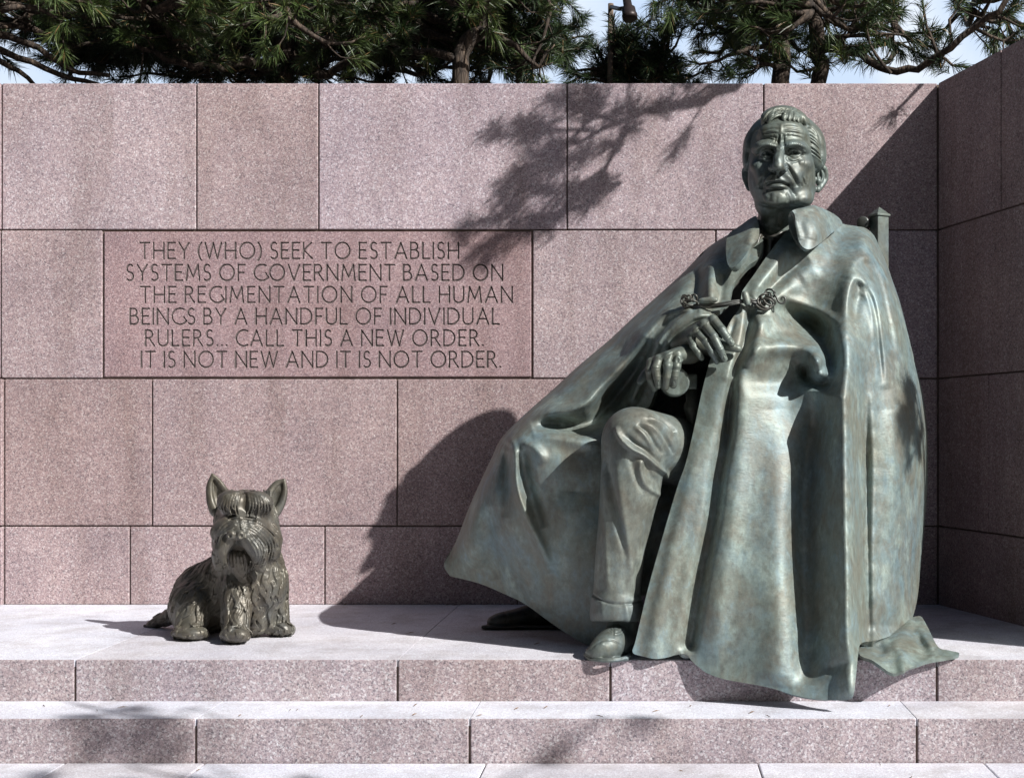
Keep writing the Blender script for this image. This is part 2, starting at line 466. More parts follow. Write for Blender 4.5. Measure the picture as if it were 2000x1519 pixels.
def bronze(name, green=(.182, .228, .205), brown=(.165, .148, .110), blue=(.145, .216, .242), rough=0.51, mixb=0.6, bump=1.0, metal=0.24):
    m, nt, bs = new_mat(name)
    tc = nd(nt, 'ShaderNodeTexCoord'); co = tc.outputs['Object']
    mp = nd(nt, 'ShaderNodeMapping'); mp.inputs['Scale'].default_value = (1, 1, 0.66); nt.links.new(co, mp.inputs['Vector'])
    n1 = nd(nt, 'ShaderNodeTexNoise', Scale=4.6, Detail=8.0, Roughness=0.68, Distortion=0.8); nt.links.new(mp.outputs[0], n1.inputs['Vector'])
    n2 = nd(nt, 'ShaderNodeTexNoise', Scale=2.1, Detail=4.0, Roughness=0.6); nt.links.new(co, n2.inputs['Vector'])
    n3 = nd(nt, 'ShaderNodeTexNoise', Scale=42.0, Detail=4.0, Roughness=0.7); nt.links.new(mp.outputs[0], n3.inputs['Vector'])
    f1 = ramp(nt, n1.outputs[0], [(0.40, (0, 0, 0)), (0.62, (1, 1, 1))])
    f2 = ramp(nt, n2.outputs[0], [(0.42, (0, 0, 0)), (0.66, (1, 1, 1))])
    col = mix(nt, green, blue, f2)
    fb = nd(nt, 'ShaderNodeMath', operation='MULTIPLY'); nt.links.new(f1, fb.inputs[0]); fb.inputs[1].default_value = mixb
    col = mix(nt, col, brown, fb.outputs[0])
    n4 = nd(nt, 'ShaderNodeTexNoise', Scale=7.0, Detail=7.0, Roughness=0.7); nt.links.new(mp.outputs[0], n4.inputs['Vector'])
    pl = ramp(nt, n4.outputs[0], [(0.52, (0, 0, 0)), (0.70, (.75, .75, .75))])
    col = mix(nt, col, tuple(min(1, x * 1.75) for x in green), pl)
    n6 = nd(nt, 'ShaderNodeTexNoise', Scale=13.0, Detail=6.0, Roughness=0.7, Distortion=0.5); nt.links.new(mp.outputs[0], n6.inputs['Vector'])
    col = mix(nt, col, tuple(x * .9 for x in brown), ramp(nt, n6.outputs[0], [(.50, (0, 0, 0)), (.68, (.6, .6, .6))]))
    col = mix(nt, col, tuple(min(1, x * 1.35) for x in blue), ramp(nt, n6.outputs[0], [(.30, (.6, .6, .6)), (.46, (0, 0, 0))]))
    sp = ramp(nt, n3.outputs[0], [(0.3, (.70, .70, .70)), (0.7, (1.28, 1.28, 1.28))])
    col = mix(nt, col, sp, 0.8, 'MULTIPLY')
    nt.links.new(col, bs.inputs['Base Color'])
    bs.inputs['Metallic'].default_value = metal
    rr = nd(nt, 'ShaderNodeMapRange'); nt.links.new(n3.outputs[0], rr.inputs[0]); rr.inputs[3].default_value = rough - 0.08; rr.inputs[4].default_value = rough + 0.12
    nt.links.new(rr.outputs[0], bs.inputs['Roughness'])
    bs.inputs['Specular IOR Level'].default_value = 0.6
    # tool marks: short stretched ridges plus a soft hammered unevenness
    mp2 = nd(nt, 'ShaderNodeMapping'); mp2.inputs['Scale'].default_value = (0.30, 1.0, 1.0); mp2.inputs['Rotation'].default_value = (0.3, 0.5, 0.2)
    nt.links.new(co, mp2.inputs['Vector'])
    nz = nd(nt, 'ShaderNodeTexNoise', Scale=95.0, Detail=2.0, Roughness=0.5, Distortion=0.4); nt.links.new(mp2.outputs[0], nz.inputs['Vector'])
    nb = nd(nt, 'ShaderNodeTexNoise', Scale=16.0, Detail=3.0); nt.links.new(co, nb.inputs['Vector'])
    b1 = nd(nt, 'ShaderNodeBump', Strength=0.13 * bump, Distance=0.006); nt.links.new(nz.outputs[0], b1.inputs['Height'])
    b2 = nd(nt, 'ShaderNodeBump', Strength=0.08 * bump, Distance=0.03); nt.links.new(nb.outputs[0], b2.inputs['Height']); nt.links.new(b1.outputs[0], b2.inputs['Normal'])
    nt.links.new(b2.outputs[0], bs.inputs['Normal'])
    return m

M_wall = granite('wall granite', tint=(0.97, 1.045, 1.085), bright=0.97)
M_panel = granite('inscribed granite', tint=(1.0, 0.965, 1.0), polish=0.3, bright=0.83, scale=1.25)
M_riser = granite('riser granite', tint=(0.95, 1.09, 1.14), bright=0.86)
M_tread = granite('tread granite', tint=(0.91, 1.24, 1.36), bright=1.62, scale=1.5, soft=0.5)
M_joint = plain('joint mortar', (.15, .115, .095), 0.9)
M_letter = plain('letter groove', (.115, .093, .09), 0.85)
M_bronze = bronze('cape bronze')
M_trouser = bronze('trouser bronze', green=(.158, .182, .160), brown=(.140, .130, .100), blue=(.135, .18, .19), mixb=0.55)
M_skin = bronze('skin bronze', green=(.125, .157, .140), brown=(.113, .107, .074), blue=(.102, .136, .145), mixb=0.6, rough=0.47, bump=0.5, metal=0.3)
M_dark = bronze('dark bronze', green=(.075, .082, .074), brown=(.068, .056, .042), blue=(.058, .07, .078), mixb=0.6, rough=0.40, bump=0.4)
M_dog = bronze('dog bronze', green=(.122, .116, .092), brown=(.115, .094, .066), blue=(.095, .10, .098), mixb=0.6, rough=0.44, bump=0.5, metal=0.36)
# ------------------------------------------------------------------ the setting
XL = -6.0
Zf = lambda py: HC - (py - PY0) * YW / F
ZB = Zf(1180)                       # bench top
RIS = 0.173
ZS = ZB - RIS                       # lower step top
Z0 = ZB - 2 * RIS                   # pavement
YB = F * (HC - ZB) / (1288 - PY0)   # bench front edge
YS = F * (HC - ZS) / (1403 - PY0)   # lower step front edge
xw = lambda px, Y=YW: (px - PX0) * Y / F
CORN = xw(1832)

# ground: earth behind the wall reaching the horizon, pavement in front
g = Geo(); g.box(-1500, 1500, -1500, 1500, Z0 - 0.6, Z0 - 0.06, 0)
M_earth = plain('bare earth', (.045, .04, .024), 0.95, scale=3)
tag(g.build('ground', M_earth), kind='structure')
g = Geo()
rr = random.Random(3)
bx = [XL - 2]
for px in (-330, 130, 402, 950, 1480, 1920, 2350, 2760): bx.append(xw(px, YS))
ys = [YS - 0.004, 4.1, 3.2]
for j in range(len(ys) - 1):
    xs = bx if j == 0 else [b + 0.5 * (j % 2) for b in bx]
    for i in range(len(xs) - 1):
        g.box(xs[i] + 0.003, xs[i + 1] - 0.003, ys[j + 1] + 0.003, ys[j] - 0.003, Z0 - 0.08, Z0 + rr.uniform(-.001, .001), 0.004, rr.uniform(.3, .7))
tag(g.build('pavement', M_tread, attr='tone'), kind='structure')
g = Geo(); g.box(bx[0], bx[-1], 3.2, YS, Z0 - 0.055, Z0 - 0.010)
tag(g.build('pavement_bed', M_joint), kind='structure')

def step_course(name, zt, zb, yf, yb, joints, seam_px, label):
    """a course of granite slabs: riser faces and paler honed top slabs"""
    root = empty(name)
    tag(root, label, 'step')
    r = Geo(); t = Geo(); xs = [XL - 2] + [xw(p, yf) for p in joints] + [3.6]
    for i in range(len(xs) - 1):
        a = rr.uniform(.25, .75)
        r.box(xs[i] + 0.005, xs[i + 1] - 0.005, yf, yf + 0.25, zb - 0.02, zt - 0.0006, 0.004, a)
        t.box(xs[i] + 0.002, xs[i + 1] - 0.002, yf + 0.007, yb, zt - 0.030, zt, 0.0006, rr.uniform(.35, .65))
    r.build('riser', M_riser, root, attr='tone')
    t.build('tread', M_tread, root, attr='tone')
    b = Geo(); b.box(XL - 2, 3.6, yf + 0.012, yb - 0.002, zb - 0.03, zt - 0.033); b.build('joint_mortar', M_joint, root)
    return root
step_course('granite_plinth', ZB, ZS, YB, YW - 0.004, (-420, 146, 776, 1192, 1830, 2300), None, 'upper granite step carrying the bronze dog and the seated bronze figure')
step_course('granite_step', ZS, Z0, YS, YB - 0.002, (-150, 382, 917, 1791, 2300), None, 'lower narrow granite step in front of the plinth, above the pale pavement')

# back wall
ROWY = [163, 449, 739, 1027, 1182]
JX = [[3, 383.5, 622, 1107.5, 1491.5], [1, 200.5, 1040, 1398], [8, 297, 775.5, 1240, 1560], [8, 253.5, 634, 1010, 1420]]
back = empty('granite_back_wall')
tag(back, 'tall pink granite block wall with the carved inscription behind both bronzes', 'wall')
g = Geo(); GAP = 0.0042
for r in range(4):
    zt, zb = Zf(ROWY[r]) - (GAP if r else 0), Zf(ROWY[r + 1]) + GAP
    ends = [XL] + [xw(p) for p in [-520 + 90 * r] + JX[r]] + [CORN - 0.001]
    for i in range(len(ends) - 1):
        if r == 1 and i == 3: continue
        a, b = ends[i] + GAP, ends[i + 1] - GAP
        yo = rr.uniform(0, 0.0015) + (-0.02 if i <= 1 and r != 1 else 0)
        g.box(a, b, YW + yo, YW + 0.30, zb, zt, 0.0045, rr.uniform(.35, 1.0) if r < 2 else rr.uniform(0, .6))
g.build('stone_blocks', M_wall, back, attr='tone')
g = Geo(); g.box(XL, CORN + 0.3, YW + 0.014, YW + 0.29, ZB - 0.4, Zf(163) - 0.004); g.build('joint_mortar', M_joint, back)

# right return wall, opening outwards; its top course stops beyond the frame
TH = math.radians(15.6)
def rw(V):
    V = np.array(V, float); s, o = V[:, 0], V[:, 1]      # s along the wall, o behind its face
    out = V.copy(); out[:, 0] = CORN + s * math.sin(TH) + o * math.cos(TH); out[:, 1] = YW - s * math.cos(TH) + o * math.sin(TH)
    return out
ret = empty('granite_return_wall')
tag(ret, 'dark shaded granite wall running forward from the right end of the inscribed wall', 'wall')
g = Geo(); RJ = [[0, .675, 1.40], [0, 1.05, 1.9], [0, .55, 1.30, 1.9], [0, .9, 1.9]]
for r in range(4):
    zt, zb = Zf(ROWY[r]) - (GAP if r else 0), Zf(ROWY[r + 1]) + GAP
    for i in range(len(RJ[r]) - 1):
        g.box(RJ[r][i] + (0.006 if i == 0 else GAP), RJ[r][i + 1] - GAP, 0, 0.45, zb, zt, 0.0045, rr.uniform(0, .22), xf=rw)  # darker stone tone painted in to deepen the shade on this wall
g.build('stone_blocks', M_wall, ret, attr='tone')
g = Geo(); g.box(0.02, 1.39, 0.014, 0.43, Zf(450), Zf(163) - .004, xf=rw); g.box(0.02, 1.89, 0.014, 0.43, ZB - .4, Zf(452), xf=rw); g.build('joint_mortar', M_joint, ret)

# ------------------------------------------------------------------ inscription: V-cut letters
def arc(cx, cy, rx, ry, a0, a1, n=14):
    return [(cx + rx * math.cos(math.radians(a0 + (a1 - a0) * i / n)), cy + ry * math.sin(math.radians(a0 + (a1 - a0) * i / n))) for i in range(n + 1)]
GL = {
 'A': (.74, [[(0, 0), (.37, 1), (.74, 0)], [(.13, .33), (.61, .33)]]),
 'B': (.50, [[(0, 0), (0, 1), (.2, 1)] + arc(.2, .765, .22, .235, 90, -90) + [(0, .53)], [(.2, .53)] + arc(.24, .265, .26, .265, 90, -90) + [(0, 0)]]),
 'C': (.66, [arc(.5, .5, .5, .51, 62, 298, 22)]),
 'D': (.70, [[(0, 0), (0, 1), (.22, 1)] + arc(.22, .5, .48, .5, 90, -90, 18) + [(0, 0)]]),
 'E': (.44, [[(.44, 1), (0, 1), (0, 0), (.45, 0)], [(0, .52), (.38, .52)]]),
 'F': (.42, [[(.42, 1), (0, 1), (0, 0)], [(0, .5), (.36, .5)]]),
 'G': (.74, [arc(.5, .5, .5, .51, 60, 325, 22) + [(.74, .46), (.5, .46)][:1]]),
 'H': (.64, [[(0, 0), (0, 1)], [(.64, 0), (.64, 1)], [(0, .5), (.64, .5)]]),
 'I': (0.0, [[(0, 0), (0, 1)]]),
 'K': (.52, [[(0, 0), (0, 1)], [(.48, 1), (.02, .52), (.54, 0)]]),
 'L': (.40, [[(0, 1), (0, 0), (.42, 0)]]),
 'M': (.84, [[(0, 0), (.10, 1), (.42, .22), (.74, 1), (.84, 0)]]),
 'N': (.68, [[(0, 0), (0, 1), (.68, 0), (.68, 1)]]),
 'O': (.92, [arc(.46, .5, .46, .51, 0, 360, 30)]),
 'R': (.54, [[(0, 0), (0, 1), (.2, 1)] + arc(.2, .75, .24, .25, 90, -90) + [(0, .5)], [(.22, .5), (.56, 0)]]),
 'S': (.42, [arc(.22, .755, .19, .25, 45, 245, 12) + arc(.2, .255, .22, .262, 70, -135, 14)]),
 'T': (.60, [[(0, 1), (.6, 1)], [(.3, 1), (.3, 0)]]),
 'U': (.62, [[(0, 1), (0, .3)] + arc(.31, .3, .31, .31, 180, 360, 14) + [(.62, 1)]]),
 'V': (.70, [[(0, 1), (.35, 0), (.70, 1)]]),
 'W': (1.02, [[(0, 1), (.26, 0), (.51, .98), (.76, 0), (1.02, 1)]]),
 'Y': (.62, [[(0, 1), (.31, .48), (.62, 1)], [(.31, .48), (.31, 0)]]),
 '(': (.16, [arc(.44, .45, .44, .68, 125, 235, 10)]),
 ')': (.16, [arc(-.28, .45, .44, .68, 55, -55, 10)]),
 '.': (.02, [[(0, .02), (.02, .02)]]),
}
LINES = [("THEY (WHO) SEEK TO ESTABLISH", 273, 895, 474, 505), ("SYSTEMS OF GOVERNMENT BASED ON", 247, 981, 517, 547.5),
         ("THE REGIMENTATION OF ALL HUMAN", 274, 1000, 560, 590.5), ("BEINGS BY A HANDFUL OF INDIVIDUAL", 254, 974, 602.5, 633),
         ("RULERS... CALL THIS A NEW ORDER.", 284, 943, 645, 675), ("IT IS NOT NEW AND IT IS NOT ORDER.", 276, 977, 686.5, 717)]
segs = []
for txt, xa, xb, yt, yb in LINES:
    H = yb - yt; adv = []; gaps = 0; wd = 0
    for i, ch in enumerate(txt):
        if ch == ' ': wd += 0.34; continue
        wd += GL[ch][0]
        gaps += 1 if i < len(txt) - 1 else 0
    sp = ((xb - xa) / H - wd) / gaps          # spacing that fills the measured line
    if sp < 0.10 or sp > 0.32: pass
    x = xa
    for i, ch in enumerate(txt):
        if ch == ' ': x += 0.34 * H; continue
        w, st = GL[ch]
        for pl in st:
            p = [(x + a * H, yb - b * H) for a, b in pl]
            segs += list(zip(p[:-1], p[1:]))
        x += (w + sp) * H
st_ = 1.1
xa, xb, ya, yb = 202.5, 1038, 451.5, 736.5
nx, ny = int((xb - xa) / st_) + 1, int((yb - ya) / st_) + 1
gx = np.linspace(xa, xb, nx); gy = np.linspace(ya, yb, ny)
dist = np.full((ny, nx), 9.0)
for (a, b) in segs:
    i0 = max(0, int((min(a[0], b[0]) - 5 - xa) / st_)); i1 = min(nx, int((max(a[0], b[0]) + 5 - xa) / st_) + 2)
    j0 = max(0, int((min(a[1], b[1]) - 5 - ya) / st_)); j1 = min(ny, int((max(a[1], b[1]) + 5 - ya) / st_) + 2)
    X, Yy = np.meshgrid(gx[i0:i1], gy[j0:j1]); ab = (b[0] - a[0], b[1] - a[1]); l2 = ab[0] ** 2 + ab[1] ** 2 + 1e-9
    t = np.clip(((X - a[0]) * ab[0] + (Yy - a[1]) * ab[1]) / l2, 0, 1)
    d = np.hypot(X - a[0] - t * ab[0], Yy - a[1] - t * ab[1])
    # strokes swell slightly towards their ends, as in the carved lettering
    d = d - 0.35 * np.abs(2 * t - 1) ** 2 + 0.1
    dist[j0:j1, i0:i1] = np.minimum(dist[j0:j1, i0:i1], d)
GW = 1.55
groove = np.clip(1 - dist / GW, 0, 1)
GX, GY = np.meshgrid(gx, gy)
V = W(GX.ravel(), GY.ravel(), np.full(GX.size, YW))
V[:, 1] += groove.ravel() * 0.010 + 0.0008
# arrises and sides of the slab
ed = (np.minimum(np.minimum(GX - xa, xb - GX), np.minimum(GY - ya, yb - GY))).ravel()
V[:, 1] += np.where(ed < 0.2, 0.03, np.where(ed < 1.5, 0.002, 0))
idx = np.arange(nx * ny).reshape(ny, nx)
q = np.stack([idx[:-1, :-1], idx[1:, :-1], idx[1:, 1:], idx[:-1, 1:]], -1).reshape(-1, 4)
gq = groove.ravel()[q].mean(1) > 0.12
def sub(qs):
    u = np.unique(qs); rm = np.full(len(V), -1); rm[u] = np.arange(len(u)); return V[u], rm[qs]
pv, pq = sub(q[~gq]); panel = mesh_obj('inscribed_panel', pv, pq, M_panel, back, False, {'tone': np.full(len(pv), .5)})
tag(panel, 'darker pink granite slab carved with six lines of capitals')
lv, lq = sub(q[gq]); mesh_obj('carved_lettering', lv, lq, M_letter, panel, False)

# unseen dark foliage added left of and behind the camera to cut the skylight
rg = np.random.default_rng(2); n = 8000
az = rg.uniform(math.radians(150), math.radians(292), n); dist_ = rg.uniform(9.0, 13.5, n); zz = Z0 + 15.0 * rg.uniform(0, 1, n) ** .8
ct = np.stack([dist_ * np.sin(az) - 1.0, 4.0 + dist_ * np.cos(az), zz], -1)
u = rg.normal(0, 1, (n, 3)); u /= np.linalg.norm(u, axis=1, keepdims=True); v = np.cross(u, rg.normal(0, 1, (n, 3))); v /= np.linalg.norm(v, axis=1, keepdims=True)
sz = rg.uniform(.25, .55, (n, 1)); V = np.stack([ct - u * sz - v * sz * .5, ct + u * sz - v * sz * .5, ct + u * sz + v * sz * .5, ct - u * sz + v * sz * .5], 1).reshape(-1, 3)
wood = mesh_obj('woodland', V, np.arange(4 * n).reshape(-1, 4), plain('woodland leaves', (.030, .040, .018), .8), None, False)
tag(wood, kind='stuff')
# needles and grit that have fallen on the ledge and steps
g = Geo()
for i in range(60):
    k = i % 3; zc, y0, y1 = ((ZB, YB + .05, YW - .05), (ZS, YS + .03, YB - .03), (Z0, 4.6, YS - .04))[k]
    x, y = rg.uniform(-2.6, 1.7), rg.uniform(y0, y1)
    if k == 0 and rg.uniform() < .5: y = YW - abs(rg.normal(0, .05)) - .012
    a = rg.uniform(0, 3.14); l = rg.uniform(.008, .024); w_ = rg.uniform(.001, .0022)
    dx, dy = math.cos(a) * l, math.sin(a) * l
    g.add([(x - dx - dy * w_ / l, y - dy + dx * w_ / l, zc + .003), (x - dx + dy * w_ / l, y - dy - dx * w_ / l, zc + .003), (x + dx, y + dy, zc + .005), (x, y, zc + .008)], [(0, 1, 2), (0, 2, 3), (1, 3, 2)])
tag(g.build('fallen_needles', plain('dry needles', (.16, .09, .04), .8)), kind='stuff')
# ------------------------------------------------------------------ the seated bronze figure
statue = empty('seated_statue')
tag(statue, 'huge green bronze statue of a seated man in a long clasped cape', 'statue')

def build_head():
    S = Sculpt((1425, 195, -135), (1640, 520, 115), 1.3, 6.20)
    # skull, face mass, jaw
    S.ell((1530, 290, 10), (68, 68, 88), 4)
    S.ell((1527, 330, -22), (63, 66, 68), 16)
    S.ell((1524, 366, -26), (55, 36, 56), 14)
    S.ell((1545, 372, -2), (46, 34, 55), 14)
    S.ell((1480, 352, -22), (17, 34, 36), 14)
    S.ell((1567, 354, -18), (23, 38, 42), 14)
    S.ell((1494, 388, -22), (19, 24, 36), 12)                     # jowl
    S.ell((1500, 404, -12), (24, 22, 34), 12)
    # neck
    S.cap((1534, 385, 40), (1526, 500, 52), 50, 54, 14)
    S.cap((1516, 408, 4), (1512, 455, 16), 26, 30, 12)          # throat
    S.ell((1545, 396, -30), (30, 13, 26), 10)                     # second chin
    S.ell((1562, 387, -36), (27, 18, 36), 12)
    # forehead and brow
    S.ell((1527, 262, -54), (47, 32, 32), 16)
    S.path([(1474, 294, -60, 6.5), (1489, 285.5, -78, 8), (1510, 287, -87, 7)], 7, 9)
    S.path([(1533, 287, -89, 7), (1552, 284, -83, 8), (1574, 292, -59, 6.5)], 7, 9)
    # sockets
    S.ell((1498, 300, -93), (17.5, 11, 25), 8, '-')
    S.ell((1551, 299, -92), (17.5, 11, 25), 8, '-')
    S.ell((1512, 296, -96), (7, 8, 12), 7, '-'); S.ell((1534, 296, -96), (7, 8, 12), 7, '-')
    # cheekbones, cheeks
    S.ell((1483, 325, -58), (17, 12, 20), 10); S.ell((1567, 320, -54), (19, 13, 22), 10)
    S.ell((1490, 341, -66), (14, 17, 16), 10); S.ell((1555, 340, -62), (16, 19, 18), 10)
    # muzzle and chin
    S.ell((1519, 350, -80), (27, 17, 15), 10)
    S.ell((1517, 386, -77), (27, 17, 17), 10)
    S.ell((1534, 384, -66), (18, 14, 18), 8)
    # nose
    S.path([(1524.5, 288, -86, 5.5), (1522, 305, -100, 6.6), (1520, 317, -111, 9)], 7, 8)
    S.ell((1520, 328, -103), (17, 7.5, 11), 5)
    S.ell((1520, 325, -112), (11, 9.5, 11.5), 5)
    S.ell((1508, 328, -99), (8.5, 8.5, 12), 4); S.ell((1532, 328, -98), (8.5, 9, 12), 4)
    S.ell((1511, 335, -104), (4.5, 3.6, 6), 2.5, '-'); S.ell((1527.5, 335, -104), (4.8, 3.6, 6), 2.5, '-')
    S.cap((1520, 331, -109), (1519, 340, -97), 3.2, 3, 3)
    # eyes: ball, lids, bags
    for cx, cz, cd in ((1499, 298.8, -65.5), (1551.5, 298.4, -64.5)):
        S.ell((cx, cz, cd), (13, 9, 12), 1.0)
        S.ell((cx + 1, cz - 0.2, cd - 12), (4.8, 4.6, 5.5), 0.6, '-')       # drilled iris
        S.ell((cx + 2.6, cz - 1.8, cd - 10.5), (1.5, 1.5, 3), 0.6)
        S.path([(cx - 14, cz + 3.5, cd - 5, 1.8), (cx - 8, cz - 4.2, cd - 13, 2.5), (cx, cz - 6.6, cd - 14, 2.7), (cx + 8, cz - 3.6, cd - 12.5, 2.5), (cx + 14, cz + 4.5, cd - 4, 1.8)], 2, 2, step=3)
        S.path([(cx - 13, cz + 4, cd - 5, 1.5), (cx - 6, cz + 6.6, cd - 11.5, 1.9), (cx + 2, cz + 7.2, cd - 12, 2), (cx + 9, cz + 5.6, cd - 9.5, 1.8), (cx + 13.5, cz + 4, cd - 4, 1.4)], 2, 1.6, step=3)
        S.path([(cx - 13, cz + 9, cd - 4, 3), (cx - 3, cz + 13, cd - 9, 4.4), (cx + 9, cz + 10.5, cd - 8, 3.6)], 3, 4, step=4)
    # mouth
    S.path([(1494, 360.5, -77, 1.8), (1507, 352.6, -90, 2.2), (1518, 350.8, -93, 2.3), (1529, 352.4, -91, 2.2), (1540, 360.5, -77, 1.8)], 3, 4, step=4)
    S.path([(1497, 364.5, -77, 2.0), (1507, 364.0, -87, 2.7), (1518, 363.8, -91, 3.0), (1530, 364.4, -88, 2.7), (1539, 365, -77, 2.0)], 3, 4, step=4)
    S.path([(1494, 362, -83, 1.5), (1504, 358.2, -95, 2.8), (1517, 356.6, -100, 3.7), (1529, 357.8, -96, 2.9), (1540, 362, -83, 1.6)], 2, 1.0, '-', step=4)
    S.cap((1512, 356.6, -88), (1526, 357.0, -87), 1.6, 1.5, 1)      # a glint of teeth
    S.ell((1518, 371.5, -95), (15, 2.6, 6), 6, '-')
    # ears
    for pts, r in (([(1593, 331, 4), (1600, 326, 6), (1609, 327, 10), (1613, 337, 14), (1612.5, 350, 16), (1607, 360, 12), (1601.5, 368, 6)], 4.0),):
        S.path(pts, r, 3, step=4)
        S.ell((1600, 347, 12), (9, 18, 9), 4); S.ell((1597.5, 370, 2), (6, 7, 6), 4)
        S.ell((1603.5, 342, 2), (5.0, 11, 8), 2, '-'); S.ell((1600, 352, -2), (3.6, 7, 6), 2, '-')
        S.path([(1605, 334, 6, 1.6), (1606.5, 345, 9, 2.0), (1604, 356, 7, 1.6)], 2, 2, step=4)
        S.ell((1593.5, 350, -2), (3.2, 5, 4), 2)
    S.path([(1460, 328, 6, 3), (1454, 331, 14, 3.4), (1453, 345, 16, 3.4), (1458, 360, 10, 3), (1463, 370, 4, 4)], 3, 3, step=4)
    S.ell((1462, 348, 14), (8, 18, 9), 4)
    a = lambda L, amp, w, w2=None, t0=.25, t1=.25: (L, amp, w, w2, t0, t1)
